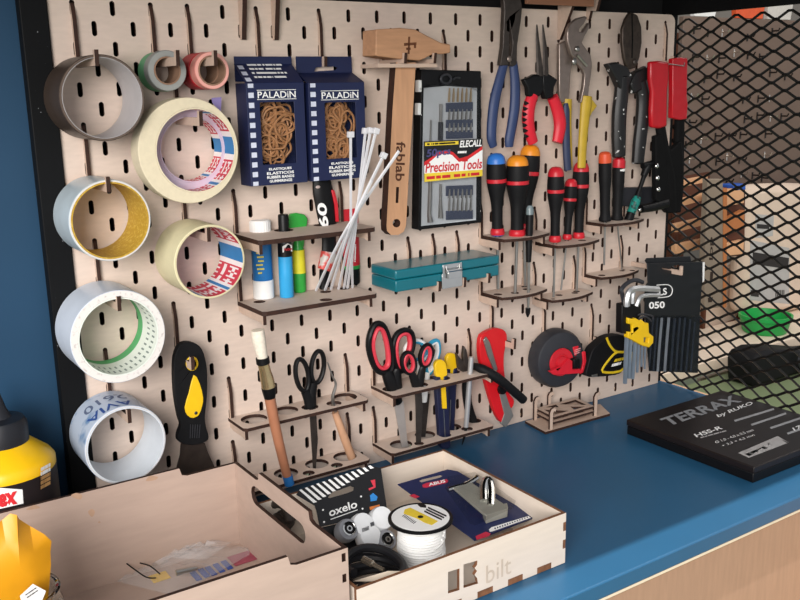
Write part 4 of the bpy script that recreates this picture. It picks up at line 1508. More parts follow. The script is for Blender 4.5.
t = thing('pliers', 'needle-nose pliers with red and black grips, points up', 'pliers', at(543, 143, -0.022), 'pliers on the pegboard')
m = MB()
m.tubepx([(536.8, 24.5), (537.4, 38), (538.6, 55), (540, 76)], -0.026, [0.8, 2.0, 3.2, 4.4], 0, flat=0.6, seg=8)
obj('jaw', m, STEELD, t)
m = MB()
m.tubepx([(542.8, 24.5), (543.9, 38), (545.4, 55), (545.2, 76)], -0.0255, [0.8, 2.0, 3.2, 4.2], 0, flat=0.6, seg=8)
obj('jaw', m, STEELD, t)
m = MB()
m.slab(T00([(496, 318), (512, 313), (540, 297), (572, 299), (578, 350), (560, 385), (545, 395), (516, 385), (512, 350)]), -0.029, 0.009)
obj('collar', m, BLACK, t, 0.002)
m = MB()
m.slab(T00([(574, 299), (598, 296), (632, 318), (618, 350), (616, 388), (586, 398), (572, 350)]), -0.0285, 0.011)
obj('collar', m, BLACK, t, 0.002)
for px, nm in (([(533, 95), (529.5, 105), (528, 118), (529.5, 131), (533, 142.5)], 0), ([(552.5, 97), (557.5, 110), (560, 124), (558.5, 136), (557, 142.5)], 1)):
    m = MB()
    m.tubepx(px, -0.0235, [6.2, 6.8, 7.0, 6.4, 5.8], 0, flat=0.8, seg=12)
    h_ = obj('handle', m, REDB, t)
    if nm == 0:
        m = MB()
        for k in range(7):
            v = 101 + 5.5 * k
            u = 524.6 + 0.025 * (v - 118) ** 2 * 0.25
            m.slab([(u - 0.6, v), (u + 3.2, v + 2.2), (u - 0.4, v + 4.4)], -0.0292, 0.004)
        obj('grip_teeth', m, BLACK, h_, 0.0004)

t = thing('pliers', 'adjustable water pump pliers in bare steel with yellow and blue grips', 'pliers', at(578, 165, -0.024), 'pliers on the pegboard')
g7 = lambda L: q3(520, 0, 7.5, L)
m = MB()
m.slab(g7([(296, 330), (340, 305), (372, 330), (402, 400), (392, 470), (380, 560), (372, 700), (362, 770), (300, 770), (296, 600)]), -0.024, 0.006)
obj('lower_jaw_arm', m, STEELW, t, 0.0012)
m = MB()
m.slab(g7([(357, 250), (362, 215), (385, 172), (430, 138), (492, 120), (506, 132), (480, 180), (448, 215), (445, 238), (474, 240), (522, 168), (524, 205), (490, 262), (466, 318), (486, 350), (532, 412), (542, 470), (536, 560), (520, 650), (510, 770), (455, 770), (480, 650), (488, 560), (470, 520), (425, 470), (384, 400), (358, 310)]), -0.031, 0.0065)
obj('upper_jaw_arm', m, STEELW, t, 0.0014)
m = MB()
m.ball(at(577.5, 49, -0.0325), 0.0042, 0, 14, (1, 0.45, 1))
m.tubepx([(577, 55), (586.5, 66)], -0.0318, 1.6, 0, seg=8, smooth=0)
m.ball(at(574.5, 61.5, -0.0315), 0.0040, 0, 12, (1, 0.5, 1.3))
obj('pivot', m, STEEL, t)
m = MB()
m.tubepx([(567.5, 99), (567, 108), (566.8, 125), (567.5, 145), (568.5, 168)], -0.022, [5.0, 5.2, 5.2, 5.0, 4.6], 0, flat=0.8, seg=12)
hb = obj('handle', m, mat('yellow_grip', 'b99a2a', 0.5, var=0.08), t)
m = MB()
m.tubepx([(566, 103), (566, 112), (566, 130), (566.6, 150), (567.8, 170)], -0.0245, [2.5, 4.2, 4.4, 4.4, 4.4], 0, flat=0.8, seg=12)
obj('blue_inlay', m, mat('dark_blue_grip', '2a3350', 0.5), hb)
m = MB()
m.tubepx([(587, 96), (586, 105), (584, 125), (582.5, 145), (581.5, 168)], -0.030, [6.0, 6.6, 5.6, 5.2, 4.8], 0, flat=0.7, seg=12)
m.slab([(588, 97), (593, 100), (597.5, 106), (592, 113), (588, 122), (584, 122)], -0.033, 0.007)
obj('handle', m, mat('yellow_grip', 'b99a2a', 0.5), t, 0.001)

t = thing('pliers', 'heavy combination pliers with worn, paint-flecked black grips', 'pliers', at(628, 165, -0.026), 'pliers on the pegboard')
m = MB()
m.slab([(622.8, 29), (626, 19), (630.5, 12), (634, 13), (638, 15), (641.8, 27), (642.2, 43), (640, 57), (636, 68), (628, 70), (624.5, 58), (622.8, 44)], -0.031, 0.006)
obj('jaws', m, mat('brown_tool_steel', '40362f', 0.45, metal=0.5, var=0.3, scale=130), t, 0.0018)
m = MB()
m.ball(at(635.5, 62, -0.032), 0.0045, 0, 12, (1, 0.4, 1))
obj('rivet', m, STEELD, t)
m = MB()
m.slab([(631.6, 14), (632.6, 14), (633.2, 40), (632.6, 58), (631.6, 58), (632, 40)], -0.0313, 0.0003)
obj('jaw_gap', m, BLACKM, t, smooth=0)
FLECK = mat('paint_flecked_black', '161617', 0.45, h2='cfcfcd', thr=(0.66, 0.70), scale=150)
m = MB()
m.slab([(608.5, 64), (617, 62), (628, 67), (633, 76), (628, 92), (622, 92), (616, 78)], -0.034, 0.012)
m.tubepx([(622, 76), (621, 95), (619, 115), (618.5, 138), (618.8, 157)], -0.027, [7.6, 8.2, 8.4, 8.2, 7.4], 0, flat=0.8, seg=12)
obj('handle', m, FLECK, t, 0.002)
m = MB()
m.slab([(654, 67), (648, 66), (636, 72), (631, 84), (634, 94), (642, 90)], -0.0335, 0.012)
m.tubepx([(639.5, 80), (643, 98), (642, 120), (639.5, 142), (637.5, 164)], -0.0265, [7.2, 7.8, 7.8, 7.6, 6.8], 0, flat=0.8, seg=12)
obj('handle', m, FLECK, t, 0.002)

# ------------------------------------------------------------------ riveter
t = thing('riveter', 'black hand riveter with two red grips, hanging at the right edge of the board', 'riveter', at(670, 213, -0.034))
yr = -0.036
for L in ([(651, 61.5), (660, 60.8), (669.5, 62), (669.2, 80), (668, 90), (667.5, 126.5), (660, 128.5), (652.5, 127.5), (652, 110), (653, 92), (651, 80)],
          [(673, 58.5), (681, 57.3), (687.8, 58), (687.4, 80), (687, 95), (688, 104), (687, 119), (680, 120), (672.3, 118), (673, 95)]):
    m = MB()
    m.slab(L, yr - 0.008, 0.009)
    obj('grip', m, mat('glossy_red_sleeve', 'b5121e', 0.3, var=0.06), t, 0.003)
m = MB()
m.tubepx([(660, 126), (664, 150), (669, 180), (671, 212)], yr, [6.2, 6.5, 8, 7], 0, flat=0.7, seg=10)
m.tubepx([(679.5, 118), (678.5, 150), (676.5, 190), (674, 212)], yr + 0.003, [5.8, 6.5, 8, 8], 0, flat=0.8, seg=10)
m.slab([(656, 136), (663, 134), (672, 150), (682, 140), (684, 160), (683, 204), (679, 213), (668, 213), (662, 206), (656.5, 200)], yr - 0.006, 0.010)
obj('body', m, BLACKM, t, 0.003)
m = MB()
m.tubepx([(666, 203), (652, 207), (641, 209)], yr - 0.002, [5.2, 4.6, 4.0], 0, seg=12, smooth=0)
obj('nose', m, BLACK, t)
m = MB()
m.ball(at(639.5, 210, yr - 0.004), 0.0030, 0, 10)
obj('nose_tip', m, CHROME, t)
for u, v in ((656.8, 166), (657.6, 178), (658.4, 189.5)):
    m = MB()
    m.ball(at(u, v, yr - 0.008), 0.0040, 0, 12, (1, 0.7, 1))
    obj('rivet', m, CHROME, t)
m = MB()
m.tubepx([(668.5, 64), (673, 64.5), (684, 66), (684.5, 62.5)], yr - 0.0125, 0.55, 0, seg=6, smooth=0)
obj('wire_clip', m, STEEL, t)
m = MB()
m.slab([(622.5, 188), (656, 187), (656.5, 206), (640, 208), (622.5, 206)], -0.014, 0.012)
one('holder_strip', 'flat black holder strip on the board behind the leaning teal screwdriver', 'holder', m, CHAR, bevel=0.001)

# ------------------------------------------------------------------ scraper, knife, reel, measure
t = thing('scraper', 'paint scraper with a black and yellow handle, dark blade down behind the box', 'scraper', at(196, 470, -0.024))
s2 = lambda L: q3(0, 330, 2.2222, L)
yq = -0.032
m = MB()
m.slab(s2([(420, 27), (400, 34), (389, 60), (387, 100), (390, 150), (398, 195), (403, 212), (396, 235), (400, 250), (430, 256), (458, 248), (464, 236), (458, 214), (456, 190), (460, 150), (461, 100), (456, 62), (444, 36)]), yq, 0.009, n=3, holes=[[(191.8 + 3 * math.cos(a * math.pi / 5), 364 - 3 * math.sin(a * math.pi / 5)) for a in range(10)]])
obj('handle', m, RUBBER, t, 0.003)
m = MB()
m.slab(s2([(431, 100), (420, 140), (411, 172), (417, 190), (430, 196), (443, 188), (450, 168), (452, 150), (444, 118)]), yq - 0.0012, 0.004, n=2)
m.tubepx([(192 + 5.2 * math.cos(a * math.pi / 6), 363.5 + 6.2 * math.sin(a * math.pi / 6)) for a in range(12)], yq, 1.3, 0, True, seg=6)
obj('yellow_inlay', m, YELLOW, t, 0.0006)
m = MB()
m.ball(at(196, 413, yq - 0.001), 0.0022, 0, 10, (1, 0.4, 1))
for k in range(5):
    m.tubepx([(190.5 + 2.4 * k, 424.5), (190.2 + 2.2 * k, 438)], yq - 0.0005, 0.5, 0, seg=5, smooth=0)
obj('ribs', m, CHAR, t)
m = MB()
m.slab([(181, 443), (205, 443), (208, 452), (217, 472), (219, 480), (176, 480), (177, 466), (180, 455)], -0.025, 0.0016)
obj('blade', m, mat('rusty_blade', '3a312c', 0.5, metal=0.5, var=0.3, scale=70), t, 0.0003)

t = thing('utility_knife', 'red utility knife hanging point down on a peg, beside the black nippers', 'knife', at(511, 425, -0.024))
k5 = lambda L: q3(430, 320, 5, L)
yq = -0.034
m = MB()
m.slab(k5([(252, 96), (272, 66), (318, 44), (352, 43), (378, 58), (386, 92), (372, 165), (370, 230), (378, 300), (400, 372), (419, 395), (419, 425), (400, 446), (375, 420), (370, 490), (362, 510), (348, 504), (318, 440), (288, 340), (262, 240), (250, 170)]), yq, 0.008, n=2)
obj('body', m, mat('glossy_red', 'cc1a22', 0.3, var=0.04), t, 0.003)
m = MB()
m.slab(k5([(268, 100), (282, 82), (300, 110), (340, 248), (325, 262), (290, 180)]), yq - 0.0022, 0.005)
obj('slide_channel', m, STEEL, t, 0.001)
m = MB()
m.slab(k5([(348, 372), (378, 366), (418, 480), (380, 538), (356, 518), (372, 470)]), yq - 0.001, 0.004)
obj('blade_guard', m, mat('worn_grey_metal', '8d8a86', 0.4, metal=0.5), t, 0.0006)
m = MB()
m.lathe([(0.0078, 0), (0.0082, 0.001), (0.0074, 0.0045), (0, 0.005)], at(501.5, 388.5, yq - 0.001), (0, -1, 0), 20)
obj('locking_knob', m, BLACK, t)

t = thing('tape_reel', 'round charcoal measuring tape reel with a red crank on its face', 'tape reel', at(556, 386, -0.018))
cr = at(563.5, 360.0, -0.034)
k = mpp(cr)
R_ = 0.0440
N = 44
m = MB()
m.lathe([(0.030, 0), (R_ - 0.004, 0.001), (R_, 0.005), (R_, 0.020), (R_ - 0.003, 0.0265), (R_ - 0.006, 0.028), (0.019, 0.0285), (0.0185, 0.0268), (0, 0.0268)], (cr.x, -0.006, cr.z), (-0.12, -1, 0.02), 56)
obj('case', m, CHAR, t)
c8 = lambda L: q3(515, 310, 4.6154, L)
m = MB()
m.lathe([(0.0208, 0), (0.0212, 0.001), (0.0200, 0.0030), (0.0125, 0.0030), (0.0115, 0.0010), (0.0100, 0.0010), (0.0085, 0.0045), (0, 0.005)], at(*c8([(212, 240)])[0], -0.0345), (-0.12, -1, 0.02), 36)
obj('hub', m, RED, t)
m = MB()
m.slab(c8([(160, 285), (215, 262), (250, 225), (265, 235), (265, 275), (300, 272), (300, 292), (180, 300)]), -0.0435, 0.005)
obj('crank', m, mat('bright_red', 'd12232', 0.35), t, 0.0015)
m = MB()
m.slab(c8([(272, 228), (300, 222), (304, 268), (275, 272)]), -0.047, 0.010)
obj('crank_knob', m, BLACK, t, 0.0015)
m = MB()
m.slab(c8([(268, 172), (302, 160), (308, 200), (276, 214)]), -0.0372, 0.003)
m.slab(c8([(312, 195), (326, 190), (330, 240), (324, 285), (302, 296), (298, 284), (312, 275), (316, 240)]), -0.040, 0.012)
obj('red_mouth', m, mat('bright_red', 'd12232', 0.35), t, 0.001)
for k in range(3):
    dashpx([c8([(273 + k, 206 - 9 * k)])[0], c8([(304 + k, 195 - 9 * k)])[0], c8([(272 + k, 202 - 9 * k)])[0]], -0.0374, t, mat('pale_red_print', 'e29a9a', 0.5), n=4, seed=k)

c8 = lambda L: q3(520.5, 311, 4.6154, L)
t = thing('tape_measure', 'black and yellow pocket tape measure, right of the round reel', 'tape measure', at(606, 376, -0.03))
m = MB()
m.slab(c8([(304, 300), (310, 262), (330, 190), (352, 160), (398, 124), (440, 112), (480, 114), (510, 132), (520, 160), (521, 190), (505, 238), (470, 280), (440, 296), (348, 305)]), -0.046, 0.016, n=2)
obj('case', m, RUBBER, t, 0.004)
YL = mat('measure_yellow', 'd9b91e', 0.45)
m = MB()
m.tubepx(c8([(398, 124), (408, 150), (428, 178), (450, 189), (515, 194), (503, 236), (460, 278), (395, 284), (376, 272), (400, 235), (430, 200), (450, 189)]), -0.0462, 1.35, 0, flat=0.8, seg=8, smooth=2)
obj('yellow_trim', m, YL, t)
m = MB()
m.slab(c8([(432, 212), (505, 204), (494, 234), (458, 268), (400, 274), (392, 268)]), -0.0470, 0.002)
obj('badge', m, BLACKM, t, 0.0005)
dashpx([c8([(418, 258)])[0], c8([(462, 247)])[0], c8([(424, 244)])[0]], -0.0472, t, WHITEP, n=4)
dashpx([c8([(430, 236)])[0], c8([(490, 222)])[0], c8([(436, 222)])[0]], -0.0472, t, YL, n=5, seed=3)
m = MB()
m.slab(c8([(330, 296), (356, 290), (356, 304), (332, 306)]), -0.047, 0.003)
obj('end_hook', m, STEEL, t, 0.0004)

# ------------------------------------------------------------------ hex keys in a pouch
ypo = -0.080
h3 = lambda L: q3(610, 245, 4.2818, L)
t = thing('hex_key_pouch', 'black and clear pouch of long hex keys, hanging beside the mesh panel', 'pouch', at(672, 372, ypo))
m = MB()
hole_ = h3([(222, 98), (262, 104), (262, 92), (298, 84), (298, 116), (226, 104)])
m.slab(h3([(160, 78), (402, 72), (404, 130), (395, 160), (385, 305), (150, 305), (152, 180), (164, 160)]), ypo, 0.0022, holes=[hole_])
m.slab(h3([(150, 68), (158, 56), (345, 48), (350, 76), (160, 82)]), ypo + 0.004, 0.0015)
obj('header', m, mat('black_glossy_card', '15171b', 0.35, var=0.1), t, 0.0006)
m = MB()
m.slab(h3([(152, 300), (386, 300), (376, 548), (168, 540)]), ypo + 0.006, 0.0010)
obj('back_sheet', m, mat('dark_blue_sheet', '10151d', 0.4, var=0.2, scale=40), t)
for k, (u, w, a, b) in enumerate(((172, 8, 312, 520), (190, 9, 312, 538), (208, 12, 312, 540), (238, 13, 310, 540), (264, 11, 314, 538), (286, 10, 312, 540), (308, 9, 312, 536), (330, 9, 318, 538), (350, 8, 330, 540))):
    m = MB()
    m.tubepx(h3([(u + 14, a), (u + 4, (a + b) / 2), (u - 4, b)]), ypo + 0.0025, w / 4.28 * 0.5, 0, seg=6, smooth=0)
    obj('hex_key', m, mat('highlit_key_in_pouch', '7d848c', 0.4, var=0.1) if k in (2, 3) else mat('blued_key', '2b333e', 0.4, var=0.2, scale=30), t)  # two keys coloured paler to stand in for highlight streaks
m = MB()
m.slab(h3([(152, 302), (388, 302), (378, 546), (166, 538)]), ypo - 0.0006, 0.0004)
obj('clear_front', m, clear('clear_pouch_film', alpha=0.10, rough=0.1), t)
m = MB()
m.slab(h3([(398, 74), (406, 74), (404, 150), (398, 160)]), ypo - 0.0008, 0.0006)
obj('border_highlight', m, WHITEP, t)  # white strip painted as the highlight on the pouch's right border
m = MB()
m.tubepx(h3([(200, 172), (245, 170), (264, 182), (266, 202), (252, 220), (205, 226)]), ypo - 0.0003, 0.5, 0, seg=6)
obj('logo_outline', m, WHITEP, t)
textpx('LS', [h3([(210, 218)])[0], h3([(244, 212)])[0], h3([(208, 188)])[0]], ypo - 0.0003, t, WHITEP, bold=0.03)
textpx('050', [h3([(166, 274)])[0], h3([(234, 270)])[0], h3([(166, 244)])[0]], ypo - 0.0003, t, WHITEP, bold=0.03)
aa = at(*h3([(268, 100)])[0], ypo)
m = MB()
m.box((aa.x - 0.002, -0.098, aa.z - 0.008), (aa.x + 0.002, -0.0005, aa.z - 0.001))
m.box((aa.x - 0.002, -0.098, aa.z - 0.001), (aa.x + 0.002, -0.094, aa.z + 0.006))
one('peg_hook', 'long plywood peg hook through the header of the hex key pouch', 'hook', m, PLYH, 'plywood peg hooks on the pegboard', bevel=0.0004)

t = thing('hex_key_set', 'silver hex keys in a yellow and black holder, in front of the pouch', 'hex keys', at(630, 378, -0.092))
yk = -0.094
m = MB()
m.slab(h3([(52, 255), (76, 250), (132, 250), (135, 300), (98, 345), (96, 386), (50, 378)]), yk - 0.002, 0.012)
obj('black_clip', m, BLACK, t, 0.001)
m = MB()
m.slab(h3([(78, 312), (100, 318), (110, 312), (124, 322), (136, 318), (150, 332), (166, 334), (168, 376), (188, 392), (186, 420), (168, 440), (140, 432), (112, 416), (78, 398), (78, 372), (98, 374), (96, 340), (78, 338)]), yk - 0.006, 0.009, holes=[h3([(146, 396), (168, 398), (166, 420), (146, 416)])])
obj('yellow_holder', m, YELLOW, t, 0.0012)
KEYS = mat('satin_hex_key', 'b4b6b8', 0.38, metal=0.6, var=0.05)
for px, r in (([(206, 190), (130, 186), (96, 190), (80, 206), (72, 240), (72, 262)], 3.2), ([(210, 214), (150, 216), (128, 226), (118, 246), (112, 262)], 2.3), ([(104, 205), (98, 214), (96, 250)], 2.2)):
    m = MB()
    m.tubepx(h3(px), yk - 0.007, r, 0, seg=6, smooth=3)
    obj('key', m, KEYS, t)
for (x0, y0), (x1, y1), r in (((74, 384), (64, 592), 2.4), ((92, 392), (80, 570), 2.2), ((112, 420), (96, 572), 2.2), ((126, 426), (116, 545), 1.6), ((140, 434), (134, 520), 1.3), ((152, 436), (148, 530), 1.1)):
    m = MB()
    m.tubepx(h3([(x0, y0 - 60), (x1, y1)]), yk + 0.002, r, 0, seg=6, smooth=0)
    obj('key', m, mat('blue_grey_key', '7f8d9b', 0.35, metal=0.5, var=0.1), t)
m = MB()
m.tubepx(h3([(60, 250), (52, 210), (50, 188), (78, 160), (110, 150), (140, 160)]), yk + 0.003, 2.2, 0, seg=8)
m.tubepx(h3([(120, 300), (140, 296), (180, 304), (184, 318)]), yk - 0.004, 1.0, 0, seg=6)
m.tubepx(h3([(122, 318), (150, 306), (178, 326)]), yk - 0.005, 1.0, 0, seg=6)
obj('short_keys', m, CHAR, t)
# ------------------------------------------------------------------ plywood boxes on the worktop
BX0, BX1, BY0, BY1 = -0.235, 0.121, -0.337, -0.102     # big box
T = 0.004
ZL, ZH = LZ(-0.475), LZ(-0.465)                        # low corners, raised middles


def wallprofile(a0, a1, lo, hi, z0, low0=True, low1=True, c=0.055):
    P = [(a0, z0), (a1, z0)]
    if low1:
        P += [(a1, lo), (a1 - c, lo), (a1 - c - 0.006, lo + 0.002), (a1 - c - 0.008, hi)]
    else:
        P += [(a1, hi)]
    if low0:
        P += [(a0 + c + 0.008, hi), (a0 + c + 0.006, lo + 0.002), (a0 + c, lo), (a0, lo)]
    else:
        P += [(a0, hi)]
    return P


big = thing('plywood_box', 'large laser cut plywood box with a slotted side wall, front left on the worktop', 'box', ((BX0 + BX1) / 2, (BY0 + BY1) / 2, TOP))
m = MB()
m.box((BX0 + T, BY0 + T, TOP + 0.0008), (BX1 - T, BY1 - T, TOP + 0.0045))
obj('bottom', m, PLYB, big)
for nm, yy, c0 in (('back_wall', BY1 - T, 0.0575), ('front_wall', BY0, 0.050)):
    m = MB()
    hs = [[(BX1 - 0.0065, yy, ZL - 0.012 - 0.02 * k_), (BX1 - 0.0025, yy, ZL - 0.012 - 0.02 * k_), (BX1 - 0.0025, yy, ZL - 0.004 - 0.02 * k_), (BX1 - 0.0065, yy, ZL - 0.004 - 0.02 * k_)] for k_ in range(2)] if nm == 'front_wall' else []
    m.prism([(x, yy, z) for x, z in wallprofile(BX0, BX1, ZL, ZH, TOP + 0.0006, c=c0)], (0, T, 0), 0, 1, hs)
    obj(nm, m, [PLYB, BURN], big, smooth=0)
m = MB()
Q = wallprofile(BY0 + T + 0.0002, BY1 - T - 0.0002, ZL, ZH, TOP + 0.0006, c=0.052)
# long hand slot in the right wall
ya, za = -0.150, LZ(-0.4925)
slot = []
yh0, yh1, zc, hw = BY0 + 0.072, BY1 - 0.043, LZ(-0.494), 0.0105
for k in range(7):
    a = -math.pi / 2 + math.pi * k / 6
    slot.append((BX1, yh1 - hw + hw * math.cos(a), zc + hw * math.sin(a)))
for k in range(7):
    a = math.pi / 2 + math.pi * k / 6
    slot.append((BX1, yh0 + hw + hw * math.cos(a), zc + hw * math.sin(a)))
m.prism([(BX1, y, z) for y, z in Q], (-T, 0, 0), 0, 1, [slot])
obj('side_wall', m, [PLYB, BURN], big, smooth=0)
m = MB()
m.prism([(BX0, y, z) for y, z in Q], (T, 0, 0), 0, 1)
obj('side_wall', m, [PLYB, BURN], big, smooth=0)
m = MB()
for L in ([(80, 499.5), (71, 496), (76, 493), (82, 495)], [(92, 517), (88, 512), (92, 509), (95, 512)], [(40, 508), (26, 510), (34, 505)], [(155, 480), (146, 481), (150, 476), (158, 477)], [(98, 522.5), (99.5, 521), (100.5, 523)]):
    m = MB()
    m.slab(L, BY1 - T - 0.00012, 0.0001, n=3)
    obj('scorch_mark', m, mat('scorch_mark', 'b7967d', 0.7, var=0.15), big, smooth=0)

# small box
SX0, SX1, SY0, SY1, SZ = 0.1265, 0.381, -0.340, -0.128, LZ(-0.5165)
sm = thing('plywood_box', 'small pale plywood tray with finger joints, right of the large box', 'box', ((SX0 + SX1) / 2, (SY0 + SY1) / 2, TOP))
m = MB()
m.box((SX0 + 0.003, SY0 + 0.003, TOP + 0.0042), (SX1 - 0.003, SY1 - 0.003, TOP + 0.0078))
obj('bottom', m, PLYL, sm)
# front wall: finger tabs along the lower edge, square window cut in it
fn = 13
m = MB()
P = [(SX0, TOP + 0.0006)]
step = (SX1 - SX0) / fn
P = []
for k in range(fn):
    zz = TOP + (0.0006 if k % 2 == 0 else 0.0075)
    P += [(SX0 + k * step, zz), (SX0 + (k + 1) * step, zz)]
jn = 5
hstep = (SZ - TOP - 0.0075) / jn
for k in range(jn):
    xx = SX1 if k % 2 == 0 else SX1 - 0.0038
    P += [(xx, TOP + 0.0075 + k * hstep + 0.0001), (xx, TOP + 0.0075 + (k + 1) * hstep)]
P += [(SX0, SZ)]
w1 = [at(448, 572, SY0), at(459.5, 568.5, SY0), at(459.5, 590, SY0), at(448, 593.5, SY0)]
w2 = [at(463.5, 564.5, SY0), at(477.5, 560.5, SY0), at(477, 565, SY0), at(474.5, 568, SY0), at(477, 571, SY0), at(474.5, 575, SY0), at(477, 578, SY0), at(478, 583.5, SY0), at(463.5, 588, SY0)]
m.prism([(x, SY0, z) for x, z in P], (0, 0.0038, 0), 0, 1, [w1, w2])
obj('front_wall', m, [PLYL, BURNL], sm, smooth=0)
m = MB()
for k in range(fn):
    if k % 2:
        m.box((SX0 + k * step + 0.0002, SY0, TOP + 0.0006), (SX0 + (k + 1) * step - 0.0002, SY0 + 0.003, TOP + 0.0072))
for k in range(jn):
    if k % 2:
        m.box((SX1 - 0.0036, SY0, TOP + 0.0075 + k * hstep + 0.0003), (SX1, SY0 + 0.0038, TOP + 0.0075 + (k + 1) * hstep))
obj('finger_joints', m, BURNL, sm, smooth=0)
m = MB()
m.prism([(SX1, y, z) for y, z in ((SY0 + 0.0040, TOP + 0.0008), (SY1, TOP + 0.0008), (SY1, SZ), (SY0 + 0.0040, SZ))], (-0.0038, 0, 0), 0, 1)
obj('side_wall', m, [PLYL, BURNL], sm, smooth=0)
m = MB()
m.prism([(SX0, y, z) for y, z in ((SY0 + 0.0040, TOP + 0.0008), (SY1 - 0.004, TOP + 0.0008), (SY1 - 0.004, SZ), (SY0 + 0.0040, SZ))], (0.0036, 0, 0), 0, 1)
obj('side_wall', m, [PLYL, BURNL], sm, smooth=0)
m = MB()
m.prism([(x, SY1, z) for x, z in ((SX0, TOP + 0.0008), (SX1 - 0.0040, TOP + 0.0008), (SX1 - 0.0040, SZ), (SX0, SZ))], (0, -0.0038, 0), 0, 1)
obj('back_wall', m, [PLYL, BURNL], sm, smooth=0)
textpx('bilt', [(486, 584), (511, 573), (486, 566)], SY0 - 0.0001, sm, mat('faint_engraving', 'c6b5a3', 0.6), label='faint engraving')
FLR = TOP + 0.0079

# --- contents of the small box
# scooter wheel pack
def card(px, z_plane_pts):
    pass


t = thing('wheel_pack', 'black and white card pack of clear scooter wheels standing in the small box', 'pack', (0.20, -0.17, FLR))
ob, ot = -0.222, -0.148           # the card leans back: depth at its lower and upper edge


def oc(u, v):                      # pixel to point on the leaning card plane
    A0 = Vector((0, ob, FLR))
    nrm = Vector((0, (0.092), -(ot - ob))).normalized()   # plane through y=ob at floor, leaning to y=ot 92 mm up
    d = ray(u, v)
    s = (A0 - CAM).dot(nrm) / d.dot(nrm)
    return CAM + d * s, nrm


def ocs(L, off=0.0):
    out = []
    for u, v in L:
        p, n = oc(u, v)
        p = p - n * off
        p.z = max(p.z, FLR + 0.0005)
        p.x = max(p.x, SX0 + 0.0045)
        out.append(p)
    return out


nC = oc(330, 500)[1]
o6 = lambda L: q3(270, 450, 4, L)
m = MB()
oh = o6([(232, 190), (252, 165), (270, 162), (322, 143), (336, 148), (334, 162), (310, 172), (240, 192)])
m.prism(ocs(o6([(106, 178), (118, 158), (398, 62), (444, 72), (452, 130), (470, 246), (425, 256), (200, 308), (186, 240), (180, 222)])), nC * 0.0012, 0, 0, [ocs(oh)])
m.prism(ocs(o6([(200, 308), (470, 246), (480, 330), (470, 420), (330, 420), (215, 330)]), -0.004), nC * 0.001, 0)
obj('card', m, mat('black_pack_card', '141417', 0.4, var=0.1), t, smooth=0)
m = MB()
n = 13
for k in range(n):
    f = k / (n - 1)
    x0_, y0_ = 116 + (392 - 116) * f, 160 + (64 - 160) * f
    lx, ly = (178 + 0, 222) if k == 0 else (0, 0)
    dx, dy = 58 * (1 - f) + 10 * f, 52 * (1 - f) + 12 * f
    m.prism(ocs(o6([(x0_, y0_), (x0_ + 9, y0_ - 3), (x0_ + dx + 14, y0_ + dy - 4), (x0_ + dx, y0_ + dy)]), 0.0002), nC * 0.0001, 0)
obj('white_stripes', m, WHITEP, t, smooth=0)
text('oxelo', ocs(o6([(238, 268), (350, 230), (232, 236)])), t, WHITEP, depth=0.0004, bold=0.02)
m = MB()
m.prism(ocs(o6([(242, 276), (350, 238), (350, 241), (242, 280)]), 0.0003), nC * 0.0002, 0)
for u, v in ((212, 240), (370, 235), (364, 186), (216, 288)):
    m.prism([p for p in ocs(o6([(u + 4 * math.cos(a), v + 4 * math.sin(a)) for a in [2 * math.pi * q / 8 for q in range(8)]]), 0.0003)], nC * 0.0002, 0)
obj('print', m, WHITEP, t, smooth=0)
for nm, L, mm in (('red_mark', [(402, 122), (420, 118), (422, 150), (396, 162), (394, 154), (414, 146)], mat('red_print', 'd23a4a', 0.5)), ('blue_mark', [(400, 182), (412, 172), (430, 188), (426, 202), (402, 206)], mat('blue_print', '2f86d0', 0.5)), ('orange_mark', [(398, 228), (438, 218), (440, 236), (430, 238), (424, 230), (412, 240), (400, 240)], mat('orange_print', 'e0803a', 0.5))):
    m = MB()
    m.prism(ocs(o6(L), 0.0003), nC * 0.0002, 0)
    obj(nm, m, mm, t, smooth=0)
WHEEL = mat('frosted_wheel', 'eceef0', 0.25, var=0.05, spec=0.6)
for k, (u, v, r) in enumerate(((285, 338, 46), (345, 318, 50), (420, 292, 50), (436, 380, 44), (372, 362, 50))):
    (pu, pv) = o6([(u, v)])[0]
    p, _ = oc(pu, pv)
    p = p - nC * 0.022
    rr = r / 4 * mpp(p)
    bearing = k in (0, 3)
    m = MB()
    m.lathe([(rr * 0.55, 0.0), (rr * 0.9, 0.001), (rr, 0.005), (rr, 0.012), (rr * 0.9, 0.0165), (rr * 0.55, 0.0175)], p + nC * 0.0175, -nC, 30)
    w = obj('wheel', m, WHEEL if not bearing else mat('grey_wheel', '8e9096', 0.3, var=0.08), t)
    if bearing:
        m = MB()
        m.lathe([(rr * 0.62, 0), (rr * 0.62, 0.0010), (rr * 0.5, 0.0014), (rr * 0.42, 0.0004), (rr * 0.30, 0.0004), (rr * 0.26, 0.0014), (rr * 0.16, 0.0014), (rr * 0.12, 0.0)], p - nC * 0.0002, -nC, 26, mats=[0, 0, 1, 1, 0, 0, 1])
        obj('bearing', m, [CHROME, BLACK], w)
m = MB()
for k in range(7):
    m.prism(ocs(o6([(334 + 4 * k, 338 - 1.5 * k), (336 + 4 * k, 337 - 1.5 * k), (338 + 4 * k, 352 - 1.5 * k), (336 + 4 * k, 353 - 1.5 * k)]), 0.0232), nC * 0.0002, 0)
m.prism(ocs(o6([(366, 316), (380, 311), (383, 326), (369, 331)]), 0.0232), nC * 0.0002, 0)
obj('barcode', m, mat('grey_print', '4c4e52', 0.6), t, smooth=0)

